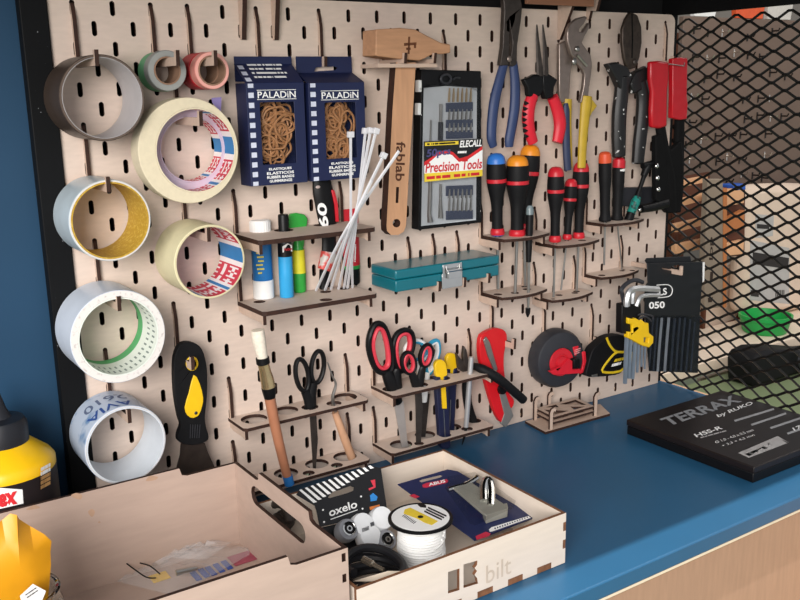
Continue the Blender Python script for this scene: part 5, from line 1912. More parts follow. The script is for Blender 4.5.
# spool of white cord
sc_ = onz(420.5, 520, TOP + 0.060)
t = thing('cord_spool', 'spool of white cord with a black flange and a white and yellow label', 'spool', (sc_.x, sc_.y, FLR))
zf = TOP + 0.060
R_ = 0.0280
m = MB()
RF = 0.0333
m.lathe([(RF - 0.001, 0), (RF, 0.0006), (RF, 0.0030), (RF - 0.0012, 0.0036), (RF - 0.0030, 0.0028), (0, 0.0028)], (sc_.x, sc_.y, zf), seg=44)
m.lathe([(R_ - 0.001, 0), (R_, 0.0006), (R_, 0.0025), (R_ - 0.001, 0.003), (0, 0.003)], (sc_.x, sc_.y, FLR + 0.0002), seg=44)
m.lathe([(0.010, 0.003), (0.010, zf - FLR)], (sc_.x, sc_.y, FLR), seg=20)
obj('flanges', m, BLACK, t)
m = MB()
m.lathe([(RF - 0.0036, 0), (RF - 0.0036, 0.0004), (0, 0.0004)], (sc_.x, sc_.y, zf + 0.0029), seg=40)
obj('label', m, WHITEP, t, smooth=0)
zl = zf + 0.0034


def onl(L, dz=0.0):
    return [onz(u, v, zl + dz) for u, v in L]


s8 = lambda L: q3(380, 450, 4.4444, L)
m = MB()
m.prism(onl(s8([(110, 264), (135, 256), (258, 316), (230, 334), (196, 322), (168, 306), (104, 282)])), (0, 0, -0.0002), 0)
obj('yellow_patch', m, mat('label_yellow', 'e6c93a', 0.5), t, smooth=0)
m = MB()
m.prism(onl(s8([(166, 242), (190, 236), (205, 246), (205, 256), (180, 254)]), 0.0002), (0, 0, -0.0002), 0)
for k in range(3):
    m.prism(onl(s8([(214 - 8 * k, 252 + 8 * k), (296 - 10 * k, 290 + 8 * k), (294 - 10 * k, 296 + 8 * k), (212 - 8 * k, 258 + 8 * k)]), 0.0002), (0, 0, -0.0002), 0)
m.prism([Vector((sc_.x + 0.003 * math.cos(a), sc_.y + 0.003 * math.sin(a), zl + 0.0003)) for a in [2 * math.pi * q / 12 for q in range(12)]], (0, 0, -0.0003), 0)
obj('dark_print', m, BLACK, t, smooth=0)
m = MB()
for k in range(9):
    m.prism(onl(s8([(98 + 6 * k, 294 + 4 * k), (101 + 6 * k, 295.5 + 4 * k), (114 + 6 * k, 286 + 4 * k), (111 + 6 * k, 285 + 4 * k)]), 0.0002), (0, 0, -0.0002), 0)
obj('barcode', m, mat('grey_print', '4c4e52', 0.6), t, smooth=0)
m = MB()
pr = []
turns = 17
z0_, z1_ = FLR + 0.0035, zf - 0.0004
rnd = random.Random(4)
for k in range(turns):
    zz = z0_ + (z1_ - z0_) * (k + 0.5) / turns
    hgt = (z1_ - z0_) / turns
    rr = 0.0232 + rnd.uniform(-0.0009, 0.0009)
    for a in (-0.5, -0.25, 0, 0.25):
        pr.append((rr + 0.0012 * math.cos(a * math.pi), zz + a * hgt))
m.lathe(pr, (sc_.x, sc_.y, 0), seg=36)
for k in range(8):
    z_ = rnd.uniform(z0_ + 0.006, z1_ - 0.006)
    a0 = rnd.uniform(-2.6, -0.6)
    m.tube([Vector((sc_.x + 0.0246 * math.cos(a0 + q * 0.25), sc_.y + 0.0246 * math.sin(a0 + q * 0.25), z_ + 0.004 * math.sin(q * 0.5 + k))) for q in range(7)], 0.0011, 6, 0)
obj('cord', m, mat('white_cord', 'ececea', 0.7, var=0.04, scale=500, bump=0.1), t)

# hasp blister pack leaning on the back wall of the small box
t = thing('hasp_pack', 'dark blue blister pack with a galvanised padlock hasp lying in the small box', 'pack', (0.315, -0.21, FLR))
zb0 = TOP + 0.046


def bp(L, off=0.0):                # slightly tilted card plane: rises to the back
    nrm = Vector((-0.06, -0.16, 1)).normalized()
    A0 = Vector((0.33, -0.20, zb0))
    out = []
    for u, v in s8(L):
        d = ray(u, v)
        out.append(CAM + d * ((A0 - CAM).dot(nrm) / d.dot(nrm)) + nrm * off)
    return out


nB = Vector((-0.06, -0.16, 1)).normalized()
m = MB()
m.prism(bp([(78, 152), (300, 86), (345, 94), (375, 112), (684, 292), (676, 304), (420, 402), (398, 384)]), -nB * 0.001, 0, 0, [bp([(172, 136), (186, 128), (268, 109), (280, 114), (268, 122), (184, 144)])])
obj('card', m, mat('navy_pack_card', '222b52', 0.35, var=0.1), t, smooth=0)
m = MB()
m.prism(bp([(188, 156), (204, 148), (296, 130), (304, 138), (298, 146), (206, 168), (190, 166)], 0.0003), -nB * 0.0002, 0)
m.prism(bp([(130, 204), (150, 196), (176, 208), (158, 216)], 0.0003), -nB * 0.0002, 0)
m.prism(bp([(424, 384), (470, 364), (492, 372), (484, 384), (430, 400)], 0.0003), -nB * 0.0002, 0)
obj('red_print', m, mat('pack_red', 'c8304a', 0.5), t, smooth=0)
text('ABUS', bp([(218, 163), (292, 145), (214, 150)]), t, WHITEP, depth=0.0006, bold=0.03)
m = MB()
m.prism(bp([(484, 354), (496, 344), (660, 294), (670, 302), (500, 362), (488, 364)], 0.0003), -nB * 0.0002, 0)
m.prism(bp([(372, 146), (384, 138), (408, 146), (396, 154)], 0.0003), -nB * 0.0002, 0)
obj('white_scale', m, WHITEP, t, smooth=0)
m = MB()
for k in range(14):
    m.prism(bp([(510 + 11 * k, 354 - 3.9 * k), (515 + 11 * k, 352 - 3.9 * k), (513 + 11 * k, 346 - 3.7 * k), (508 + 11 * k, 348 - 3.7 * k)], 0.0006), -nB * 0.0002, 0)
obj('scale_marks', m, NAVY, t, smooth=0)
GALV = mat('galvanised_steel', 'a8a79c', 0.35, metal=0.3, var=0.12, scale=60)
m = MB()
m.prism(bp([(316, 200), (396, 178), (562, 290), (562, 300), (470, 332), (456, 322)], 0.012), -nB * 0.003, 0)
m.prism(bp([(456, 302), (562, 276), (566, 300), (470, 330)], 0.0121), -nB * 0.0115, 0)
obj('hasp', m, GALV, t, 0.0006)
m = MB()
m.tube([bp([(458, 268)], 0.012)[0], bp([(456, 232)], 0.018)[0], bp([(464, 212)], 0.022)[0], bp([(480, 212)], 0.022)[0], bp([(489, 236)], 0.017)[0], bp([(490, 284)], 0.010)[0]], 0.0046, 10, 0)
obj('staple', m, CHROME, t)
m = MB()
m.tube(bp([(300, 210), (330, 200), (380, 186), (424, 160), (430, 152)], 0.010), 0.0028, 8, 0)
obj('hinge', m, CHROME, t)
m = MB()
m.prism(bp([(300, 160), (420, 140), (600, 270), (590, 300), (420, 380), (398, 372), (286, 210)], 0.0125), nB * 0.0004, 0)
obj('blister', m, clear('clear_blister', alpha=0.10, rough=0.05), t, smooth=0)
m = MB()
m.tube([onz(403, 540, TOP + 0.02), onz(405.5, 532, TOP + 0.028), onz(409, 527, TOP + 0.032)], 0.002, 8, 0)
one('zip_tie', 'short white zip tie end beside the cord spool in the small box', 'zip tie', m, ZIP)
m = MB()
m.hexa([(0.20, -0.160, FLR + 0.0002), (0.262, -0.160, FLR + 0.0002), (0.262, -0.1335, FLR + 0.0002), (0.20, -0.1335, FLR + 0.0002), (0.20, -0.160, FLR + 0.036), (0.262, -0.160, FLR + 0.036), (0.262, -0.1335, FLR + 0.036), (0.20, -0.1335, FLR + 0.036)])

# black cable bundle with a metal plug
t = thing('cable', 'coiled black cable with a silver plug in the near left corner of the small box', 'cable', (0.175, -0.295, FLR))
m = MB()
cc = Vector((0.1765, -0.288, FLR + 0.0045))
pts = []
for k in range(40):
    a = 2 * math.pi * k / 11
    pts.append(cc + Vector((0.036 * math.cos(a) * (1 - 0.006 * k), 0.036 * math.sin(a) * (1 - 0.004 * k), 0.0008 * k + 0.0018 * math.sin(k * 1.3) + 0.0018)))
m.tube(pts, 0.0043, 8, 0, smooth=3)
obj('cord', m, mat('black_cable', '16161a', 0.5, var=0.15), t)
m = MB()
pa, pb = onz(363, 559, TOP + 0.052), onz(384, 570, TOP + 0.048)
m.tube([pa, pa.lerp(pb, 0.45), pa.lerp(pb, 0.5), pb], [0.0034, 0.0034, 0.0022, 0.0018], 10, 0, smooth=0)
obj('plug', m, mat('worn_nickel', 'b0a594', 0.25, metal=0.9), t)
for k, (a, b, c, d, lab) in enumerate((((353, 581), (388, 571), (410, 571), (380, 581), 'upper folded sheet of paper against the front wall of the small box'), ((353, 586), (380, 577), (404, 573), (376, 586), 'lower folded sheet of paper against the front wall of the small box'))):
    m = MB()
    z_ = TOP + 0.0475 - 0.006 * k
    q = [onz(*p, z_ + dz) for p, dz in ((a, -0.004), (b, 0.004), (c, 0.002), (d, -0.004))]
    q = [Vector((max(p.x, SX0 + 0.005), max(p.y, SY0 + 0.0045), p.z)) for p in q]
    m.prism(q, (0, 0, -0.0005), 0)
    one('paper', lab, 'paper', m, mat('kraft_paper', 'd9cbb8', 0.8, var=0.04), smooth=0)
q0 = onx(284, 513, 0.150)
m = MB()
m.tube([q0 + Vector((0.0, 0.030, -0.004)), q0 + Vector((0.0, 0.014, 0.006)), q0 + Vector((0.004, 0.0, 0.004)), q0 + Vector((0, -0.012, -0.006))], 0.0050, 10, 0)
m.tube([q0 + Vector((0.0, 0.022, -0.014)), q0 + Vector((-0.004, 0.006, -0.006)), q0 + Vector((0.0, -0.010, -0.012))], 0.0042, 10, 0)
m.lathe([(0.004, 0), (0.012, 0.001), (0.013, 0.006), (0.009, 0.010), (0.004, 0.010)], q0 + Vector((0.004, 0.006, -0.014)), (-0.6, -0.4, 1), 24)
m.tube([q0 + Vector((0.006, 0.010, -0.012)), Vector((q0.x + 0.006, q0.y + 0.012, FLR + 0.0006))], 0.006, 10, 0, smooth=0)
one('metal_clamp', 'dark metal clamp seen through the hand slot of the large box', 'clamp', m, STEELD)

# --- contents of the large box
BF = TOP + 0.0047
m = MB()
t = thing('plastic_bag', 'clear plastic bag with blue print lying on the floor of the large box', 'bag', (0.0, -0.2, BF))


def bagsheet(L, z, amp, seed, thick=0.0006):
    """crumpled sheet laid over the box floor"""
    rnd = random.Random(seed)
    n = 12
    q = [onz(*p, z) for p in L]
    mb = MB()
    for i in range(n + 1):
        for j in range(n + 1):
            f, g = i / n, j / n
            p = (q[0] * (1 - f) + q[1] * f) * (1 - g) + (q[3] * (1 - f) + q[2] * f) * g
            e_ = min(f, 1 - f, g, 1 - g)
            h = z + amp * (0.4 + rnd.random()) * min(1, e_ * 5)
            mb.v.append(Vector((min(p.x, BX1 - T - 0.002), min(p.y, BY1 - T - 0.002), h)))
    for i in range(n):
        for j in range(n):
            a = i * (n + 1) + j
            mb.f.append((a, a + n + 1, a + n + 2, a + 1))
            mb.m.append(0)
    return mb


m = bagsheet([(112, 580), (205, 542), (262, 548), (175, 596)], BF + 0.0015, 0.009, 3)
obj('film', m, clear('crinkled_film', 'e8e8e8', 0.20, 0.12), t, smooth=60)
m = MB()
for k, (u, v) in enumerate(((196, 575), (204, 572), (211, 570), (219, 567), (227, 564))):
    a = onz(u, v, BF + 0.0004)
    m.box((a.x - 0.004, a.y - 0.012, BF + 0.0003), (a.x + 0.002, a.y + 0.008, BF + 0.0010))
obj('blue_print', m, mat('bag_blue', '33509a', 0.5), t, smooth=0)
m = MB()
a = onz(158, 577, BF)
m.box((a.x - 0.008, a.y - 0.010, BF + 0.0003), (a.x + 0.010, a.y + 0.006, BF + 0.0010))
obj('yellow_print', m, YELLOW, t, smooth=0)
m = MB()
a = onz(243, 558, BF)
m.box((a.x - 0.014, a.y - 0.012, BF + 0.0003), (a.x + 0.014, a.y + 0.010, BF + 0.0010))
obj('red_print', m, mat('bag_red', 'a04a5c', 0.5), t, smooth=0)
m = bagsheet([(152, 556), (188, 541), (232, 542), (205, 560)], BF + 0.010, 0.006, 8)
one('plastic_bag', 'smaller crumpled clear bag at the back of the large box floor', 'bag', m, clear('crinkled_film', 'e8e8e8', 0.20, 0.12), smooth=60)
for k, (L, lab) in enumerate((([(126, 563), (134, 569), (146, 577), (156, 578)], 'longer bent black wire on the clear bag in the large box'), ([(140, 563), (150, 566), (160, 574)], 'shorter bent black wire on the clear bag in the large box'))):
    m = MB()
    m.tube([onz(u, v, BF + 0.016) for u, v in L], 0.0007, 6, 0)
    one('wire', lab, 'wire', m, BLACK)
m = MB()
a, b = onz(176, 573, BF + 0.012), onz(197, 568, BF + 0.012)
m.tube([a, a.lerp(b, 0.25), b], [0.0035, 0.0035, 0.002], 10, 0, smooth=0)
one('connector', 'silver pin connector lying by the blue print in the large box', 'connector', m, STEEL)

# glass jar with a yellow bag in it
jc = onz(26, 588, TOP + 0.075)
JR = 0.0385
jx, jy = onz(60, 578, TOP + 0.078).x - JR, onz(60, 578, TOP + 0.078).y - 0.004
t = thing('glass_jar', 'open glass jar in the near left corner of the large box', 'jar', (jx, jy, BF))
m = MB()
m.lathe([(0, 0.0003), (JR - 0.004, 0.0003), (JR, 0.004), (JR, 0.060), (JR - 0.0025, 0.066), (JR - 0.0025, 0.072), (JR - 0.0015, 0.0745), (JR - 0.003, 0.0755), (JR - 0.0055, 0.0745), (JR - 0.005, 0.066), (JR - 0.0025, 0.060), (JR - 0.0025, 0.005), (JR - 0.006, 0.003), (0, 0.003)], (jx, jy, BF), seg=48)
obj('glass', m, mat('jar_glass', 'f4f8f5', 0.03, trans=1.0, var=0.01, ior=1.46), t)
YB = mat('yellow_film', 'd9981c', 0.35, var=0.06, scale=30, spec=0.5)
yj = jy


def bagpt(u, v, y):
    return at(u, v, y)


t = thing('yellow_bag', 'crumpled yellow plastic bag sticking up out of the glass jar', 'bag', (jx, jy, BF + 0.004))
F = [(-40, 540), (-8, 528), (2, 520), (10, 513.5), (17, 515), (19, 519), (30, 526), (44, 534), (51.5, 541), (50.5, 552), (51, 565), (49, 590), (46, 612), (-40, 612)]
front = [at(u, v, jy - 0.008 - 0.003 * math.sin(i * 1.9)) for i, (u, v) in enumerate(F)]
ridge = [at(17, 546, jy - 0.022), at(22, 570, jy - 0.026), at(5, 580, jy - 0.020), at(40, 575, jy - 0.020)]
m = MB()
inner = [at(18, 540, jy - 0.018), at(34, 552, jy - 0.014), at(20, 568, jy - 0.022), at(38, 585, jy - 0.018), at(2, 590, jy - 0.018), at(-15, 570, jy - 0.014), at(6, 545, jy - 0.012)]
V_ = front + inner
o_ = len(front)
I = lambda k: o_ + k
tri = [(3, I(0), 2), (3, 4, I(0)), (4, 5, I(0)), (5, 6, I(0)), (6, 7, I(1)), (6, I(1), I(0)), (7, 8, I(1)), (8, 9, I(1)), (9, 10, I(3)), (9, I(3), I(1)), (I(0), I(1), I(2)), (I(1), I(3), I(2)), (10, 11, I(3)), (11, 12, I(3)), (12, 13, I(4)), (I(3), 12, I(4)), (I(2), I(3), I(4)), (I(2), I(4), I(5)), (I(4), 13, I(5)), (13, 0, I(5)), (0, 1, I(5)), (1, I(6), I(5)), (1, 2, I(6)), (2, I(0), I(6)), (I(0), I(2), I(6)), (I(2), I(5), I(6))]
m.add(V_, tri)
back = [Vector((p.x, p.y + 0.010, p.z - 0.006)) for i, p in enumerate(front)]
b0 = len(m.v)
m.v += back
n_ = len(front)
for i in range(n_):
    m.f.append((i, b0 + i, b0 + (i + 1) % n_, (i + 1) % n_))
    m.m.append(0)
m.f.append(tuple(b0 + i for i in range(n_)))
m.m.append(0)
# keep it inside the jar below the rim
for i, p in enumerate(m.v):
    dx, dy = p.x - jx, p.y - jy
    r = math.hypot(dx, dy)
    lim = JR - 0.0065
    if r > lim and p.z < BF + 0.074:
        m.v[i] = Vector((jx + dx * lim / r, jy + dy * lim / r, p.z))
    if m.v[i].z < BF + 0.006:
        m.v[i].z = BF + 0.006
obj('film', m, YB, t, smooth=38)
m = MB()
q = [at(u, v, jy - 0.034) for u, v in ((22, 606), (20, 596), (33, 584), (46, 591), (40, 606))]
m.prism(q, (0, 0.0004, 0), 0)
sg = obj('paper_tag', m, WHITEP, t, smooth=0, label='white paper tag')
for k in range(2):
    dashes([at(27 - 1.5 * k, 598 - 2.6 * k, jy - 0.0346), at(38 - 1.5 * k, 590.5 - 2.6 * k, jy - 0.0346), at(26.6 - 1.5 * k, 597.2 - 2.6 * k, jy - 0.0346)], t, BLACK, n=5, seed=k)

# glue bottle behind the box
bc = Vector((at(12, 470, -0.056).x, -0.0445, TOP))
BR = 0.049
zz = lambda v: at(51, v, -0.0445).z - TOP
zc_ = lambda v: at(28, v, -0.0445).z - TOP
t = thing('glue_bottle', 'yellow wood glue bottle with black cap and label behind the large box', 'bottle', bc)
rx = at(3, 460, -0.0445).x
bc = Vector((rx, -0.0445, TOP))
YB2 = mat('bottle_yellow', 'edbb12', 0.35, var=0.04)
z1_ = zz(458)
m = MB()
m.lathe([(BR - 0.003, 0.0004), (BR, 0.003), (BR, z1_), (BR, zz(451)), (BR * 0.93, zz(446)), (BR * 0.58, zc_(437)), (BR * 0.50, zc_(435)), (BR * 0.48, zc_(434))], bc, seg=40)
obj('body', m, YB2, t)
m = MB()
m.lathe([(BR + 0.0003, 0.02), (BR + 0.0003, zz(457))], bc, seg=40)
obj('label', m, mat('dark_brown_label', '20191a', 0.45, var=0.1), t)
m = MB()
m.lathe([(BR * 0.50, zc_(437)), (BR * 0.54, zc_(436)), (BR * 0.54, zc_(418)), (BR * 0.48, zc_(413)), (BR * 0.26, zc_(411)), (BR * 0.18, zc_(403)), (BR * 0.12, zc_(392)), (BR * 0.09, zc_(386)), (0, zc_(385))], bc, seg=32)
obj('cap', m, mat('cap_black', '1c1e24', 0.45), t)


def wrap(mb, body_px, off):
    pass


def onbottle(u, v, off):
    d = ray(u, v)
    ox, oy = CAM.x - bc.x, CAM.y - bc.y
    R = BR + off
    a = d.x * d.x + d.y * d.y
    b = 2 * (ox * d.x + oy * d.y)
    c = ox * ox + oy * oy - R * R
    dd = b * b - 4 * a * c
    s = (-b - math.sqrt(max(dd, 0))) / (2 * a)
    return CAM + d * s


def patch(L, off, mm, name):
    m = MB()
    N2 = 10
    # L: tl, tr, br, bl in pixels; bent round the bottle
    for i in range(N2 + 1):
        f = i / N2
        tp = (L[0][0] + (L[1][0] - L[0][0]) * f, L[0][1] + (L[1][1] - L[0][1]) * f)
        bt = (L[3][0] + (L[2][0] - L[3][0]) * f, L[3][1] + (L[2][1] - L[3][1]) * f)
        m.v += [onbottle(*tp, off), onbottle(*bt, off)]
    for i in range(N2):
        a = 2 * i
        m.f.append((a, a + 1, a + 3, a + 2))
        m.m.append(0)
    return obj(name, m, mm, t)


patch([(-14, 487), (22.5, 489.5), (23.5, 503.5), (-14, 512)], 0.0008, WHITEP, 'white_panel')
qa = [onbottle(-2, 508, 0.0012), onbottle(17.5, 504, 0.0012), onbottle(-2.4, 494.5, 0.0012)]
text('ex', qa, t, mat('red_lettering', 'd32b33', 0.45), bold=0.05)
for k in range(5):
    qa = [onbottle(40.5, 472.5 + 4.5 * k - 1, 0.0012), onbottle(50.5, 466 + 4.5 * k, 0.0012), onbottle(40.4, 469 + 4.5 * k - 1, 0.0012)]
    dashes(qa, t, WHITEP if k < 2 else mat('tan_print', 'b58a55', 0.5), n=4, seed=k)

# ------------------------------------------------------------------ black drill bit box on the worktop
X0_, X1_, Y0_, Y1_ = 0.706, 0.9205, -0.336, -0.127
t = thing('drill_bit_box', 'flat black drill bit box with pale lettering, at the right end of the worktop', 'box', ((X0_ + X1_) / 2, (Y0_ + Y1_) / 2, TOP))
BROWNB = mat('brown_black_box', '1b1412', 0.38, var=0.1, spec=0.5)
m = MB()
m.box((X0_ + 0.001, Y0_ + 0.001, TOP + 0.0004), (X1_ - 0.001, Y1_ - 0.001, TOP + 0.0135))
obj('base', m, BLACK, t, 0.0012)
m = MB()
m.box((X0_, Y0_, TOP + 0.0138), (X1_, Y1_, TOP + 0.0225))
obj('lid', m, BROWNB, t, 0.0012)
ZP = TOP + 0.0225
GREYP = mat('grey_print_on_black', '8d8f92', 0.5)
DGREYP = mat('dim_print_on_black', 'b3b0ae', 0.5)


def tz(body, a, b, c, mm, **k):
    text(body, [onz(*a, ZP), onz(*b, ZP), onz(*c, ZP)], t, mm, **k)


tt = lambda *L: q3(600, 360, 2.5, L)
tz('TERRAX', *tt((172, 166), (356, 104), (148, 148)), GREYP, bold=0.03)
tz('by RUKO', *tt((298, 146), (386, 112), (290, 137)), WHITEP, bold=0.02)
tz('HSS-R', *tt((242, 194), (308, 172), (234, 186)), WHITEP, bold=0.02)
dashes([onz(*p, ZP) for p in tt((252, 196), (318, 178), (250, 193.5))], t, DGREYP, n=6)
tz('Ø 1,0 - 4,0 x 0,5 mm', *tt((292, 210), (386, 178), (286, 204)), WHITEP)
tz('+ 3,3 + 4,2 mm', *tt((308, 218), (388, 190), (303, 213)), WHITEP)
tz('170 PCS', *tt((486, 178), (560, 150), (480, 170)), WHITEP, bold=0.02)
m = MB()
for a, b in (((338, 152), (436, 122)), ((380, 162), (466, 133)), ((428, 170), (508, 143)), ((470, 184), (530, 163))):
    m.prism([onz(*p, ZP + 0.0002) for p in tt((a[0], a[1] + 2), (b[0], b[1] + 2), (b[0] - 2, b[1] - 2), (a[0] - 3, a[1] - 2))], (0, 0, -0.0002), 0)
obj('print_bars', m, mat('silver_bars', 'a5a6a8', 0.4), t, smooth=0)
m = MB()
fr_ = tt((346, 232), (372, 244), (472, 206), (444, 190))
cx_ = (sum(p[0] for p in fr_) / 4, sum(p[1] for p in fr_) / 4)
inn = [(cx_[0] + (p[0] - cx_[0]) * 0.94, cx_[1] + (p[1] - cx_[1]) * 0.86) for p in fr_]
m.prism([onz(*p, ZP + 0.0002) for p in fr_], (0, 0, -0.0002), 0, 0, [[onz(*p, ZP + 0.0002) for p in inn]])
for k in range(5):
    f0, f1 = 0.06 + 0.185 * k, 0.06 + 0.185 * k + 0.13
    cc_ = [(fr_[0][0] + (fr_[3][0] - fr_[0][0]) * f + (fr_[1][0] - fr_[0][0]) * g, fr_[0][1] + (fr_[3][1] - fr_[0][1]) * f + (fr_[1][1] - fr_[0][1]) * g) for f, g in ((f0, 0.16), (f0 + 0.02, 0.84), (f1, 0.84 - 0.3 * (k % 2)), (f1 - 0.03, 0.30))]
    m.prism([onz(*p, ZP + 0.0002) for p in cc_], (0, 0, -0.0002), 0)
obj('print_panel', m, DGREYP, t, smooth=0)

# ------------------------------------------------------------------ small plywood stand by the board
st_a = onz(525, 421, TOP)
t = thing('plywood_stand', 'little unfinished plywood holder of stacked frames, on the worktop under the tape reel', 'stand', onz(565, 425, TOP))
P0, P1, P2, P3 = [onz(*c, TOP + 0.004) for c in ((525, 421), (545.5, 432), (610, 413.5), (600, 404))]
m = MB()
m.prism([P0, P1, P2, P3], (0, 0, -0.0037), 0, 1)
obj('base', m, [PLYH, BURN], t, smooth=0)
ux = (P2 - P1).normalized()
uy = (P0 - P1).normalized()
W_, D_ = (P2 - P1).length, (P0 - P1).length
for k, zf_ in enumerate((0.010, 0.0175)):
    o_ = P1 + ux * (W_ * 0.14) + uy * (D_ * 0.06) + Vector((0, 0, zf_))
    w_, d_ = W_ * 0.62, D_ * 0.86
    pt2 = lambda a, b: o_ + ux * (w_ * a) + uy * (d_ * b)
    m = MB()
    hl = [[pt2(0.08, 0.16), pt2(0.44, 0.16), pt2(0.08, 0.74)], [pt2(0.92, 0.84), pt2(0.50, 0.84), pt2(0.92, 0.24)], [pt2(0.18, 0.88), pt2(0.40, 0.62), pt2(0.44, 0.88)], [pt2(0.56, 0.14), pt2(0.84, 0.14), pt2(0.60, 0.44)]]
    m.prism([pt2(0, 0), pt2(1, 0), pt2(1, 1), pt2(0, 1)], (0, 0, -0.0032), 0, 1, hl)
    obj('frame', m, [PLYH, BURN], t, smooth=0)
for a, b, h in ((0.10, 0.04, 0.030), (0.80, 0.10, 0.034), (0.88, 0.30, 0.030), (0.12, 0.86, 0.034), (0.36, 0.95, 0.034)):
    o_ = P1 + ux * (W_ * a) + uy * (D_ * b)
    m = MB()
    L = [(0, 0), (0.0055, 0), (0.0055, h - 0.006), (0.0075, h - 0.003), (0.0105, h - 0.0045), (0.0115, h - 0.001), (0.008, h + 0.002), (0.003, h + 0.001), (0, h - 0.004)]
    m.prism([o_ + ux * (x - 0.003) + Vector((0, 0, z + 0.0002)) for x, z in L], uy * 0.0036, 0, 1)
    obj('upright', m, [PLYH, BURN], t, smooth=0)
# ------------------------------------------------------------------ the room seen through the mesh
def pxbox(m, L, y, t, mi=0, side=None):
    m.slab(L, y, t, mi, side)


BZ = 0.55
KRAFT = mat('cream_paper_sack', 'dcc6b2', 0.8, var=0.06, scale=12, bump=0.2)
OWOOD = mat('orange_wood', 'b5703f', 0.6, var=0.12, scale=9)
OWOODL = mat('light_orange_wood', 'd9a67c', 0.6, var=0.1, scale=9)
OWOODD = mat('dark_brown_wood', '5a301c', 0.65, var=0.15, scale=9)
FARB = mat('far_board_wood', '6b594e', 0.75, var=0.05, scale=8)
PALEW = mat('pale_pink_board', 'ead3c0', 0.6, var=0.04, scale=5)

yF = 1.06
a0, a1 = at(684, 16, yF), at(840, 190, yF)
t = thing('pegboard', 'far brown pegboard full of hooks, beyond the mesh panel', 'pegboard', (3.0, yF + 0.01, 0))
m = MB()
m.box((a0.x, yF, a1.z), (4.2, yF + 0.02, a0.z))
obj('board', m, FARB, t, 0.003)
for x_ in (a0.x + 0.01, 4.15):
    m = MB()
    m.box((x_, yF + 0.0205, 0.0), (x_ + 0.04, yF + 0.06, a0.z - 0.05))
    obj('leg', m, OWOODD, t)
# hooks on the far board
m = MB()
m.tube([(0, 0, 0), (0, -0.026, 0), (0, -0.031, 0.009)], 0.0030, 6, 0, smooth=0)
m.box((-0.0028, -0.003, -0.015), (0.0028, -0.0002, 0.010))
proto = None
spots = []
rnd = random.Random(11)
for r in range(8):
    for c_ in range(8):
        if rnd.random() < 0.72:
            spots.append((c_, r, rnd.uniform(-0.012, 0.012), rnd.uniform(-0.012, 0.012)))
FH = mat('dark_hook', '2a2320', 0.4, metal=0.4)
FHM = mat('bright_hook', 'cfc8c0', 0.25, metal=0.9)
for k, (c_, r, dx, dz) in enumerate(spots):
    p = Vector((a0.x + 0.05 + c_ * 0.072 + dx, yF, a0.z - 0.05 - r * 0.070 + dz))
    if p.z < a1.z + 0.035:
        continue
    if proto is None:
        proto = {}
        for key, mm in (('dark', FH), ('bright', FHM)):
            o_ = obj('wall_hook', m, mm, None, base=(0, 0, 0))
            tag(o_, 'dark hook on the far brown pegboard behind the mesh' if key == 'dark' else 'bright metal hook on the far brown pegboard behind the mesh', 'hook', 'dark hooks on the far pegboard' if key == 'dark' else 'bright hooks on the far pegboard')
            proto[key] = [o_, True]
    key = 'bright' if rnd.random() < 0.45 else 'dark'
    o_, first = proto[key]
    if first:
        proto[key][1] = False
        c2 = o_
    else:
        c2 = o_.copy()
        COL.objects.link(c2)
    c2.location = p
for k, (u0, u1, v0, v1, mm, lab) in enumerate(((694, 716, 13, 21, WHITE, 'white bin on top of the far pegboard, at the left'), (736, 764, 9, 17, mat('orange_bin', 'd8562a', 0.5), 'orange bin on top of the far pegboard, in the middle'), (768, 792, 8, 16, mat('pale_bin', 'c9c4bd', 0.5), 'pale grey bin on top of the far pegboard, at the right'))):
    m = MB()
    p, q = at(u0, v0 - 10, yF), at(u1, v1, yF)
    zb_ = a0.z + 0.0006
    m.hexa([(p.x + 0.006, yF, zb_), (q.x - 0.006, yF, zb_), (q.x - 0.006, yF + 0.018, zb_), (p.x + 0.006, yF + 0.018, zb_), (p.x, yF - 0.004, p.z), (q.x, yF - 0.004, p.z), (q.x, yF + 0.02, p.z), (p.x, yF + 0.02, p.z)])
    one('storage_bin', lab, 'bin', m, mm, bevel=0.002)

# slatted crate shelf at the left and its post with cut-out letters
zb6 = lambda L: q3(680, 160, 5, L)
yS = 0.86
t = thing('slat_rack', 'orange slatted wooden rack with a grey lettered upright, seen through the mesh', 'rack', at(712, 250, yS))
m = MB()
m.slab(zb6([(-30, 90), (150, 60), (150, 400), (-30, 420)]), yS + 0.16, 0.01)
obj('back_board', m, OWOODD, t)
for k, L in enumerate(([(-20, 205), (140, 165), (140, 195), (-20, 240)], [(-20, 322), (140, 285), (140, 320), (-20, 362)], [(-20, 425), (140, 392), (140, 440), (-20, 470)], [(-20, 110), (140, 80), (140, 110), (-20, 140)])):
    m = MB()
    m.slab(zb6(L), yS + 0.02 * (k % 2), 0.02)
    obj('slat', m, OWOODL, t, 0.002)
for k, L in enumerate(([(225, 150), (320, 135), (322, 215), (225, 235)], [(225, 300), (325, 250), (322, 330), (225, 372)], [(230, 420), (322, 400), (318, 470), (230, 480)])):
    m = MB()
    m.slab(zb6(L), yS - 0.05, 0.02)
    obj('slat', m, OWOODL if k != 1 else OWOOD, t, 0.002)
m = MB()
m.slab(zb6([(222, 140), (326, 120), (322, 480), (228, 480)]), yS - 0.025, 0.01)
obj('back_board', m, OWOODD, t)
rack_ = [o for o in COL.objects if o.name.startswith('slat_rack')][0]
t = rack_
for x_ in (at(712, 305, yS).x, at(738, 305, yS).x):
    m = MB()
    m.box((x_, yS + 0.135, BZ + 0.0005), (x_ + 0.014, yS + 0.149, at(712, 240, yS).z))
    obj('leg', m, OWOODD, rack_)
m = MB()
POST = zb6([(140, 95), (215, 95), (215, 735), (122, 745), (124, 480)])
m.slab(POST, yS - 0.08, 0.02)
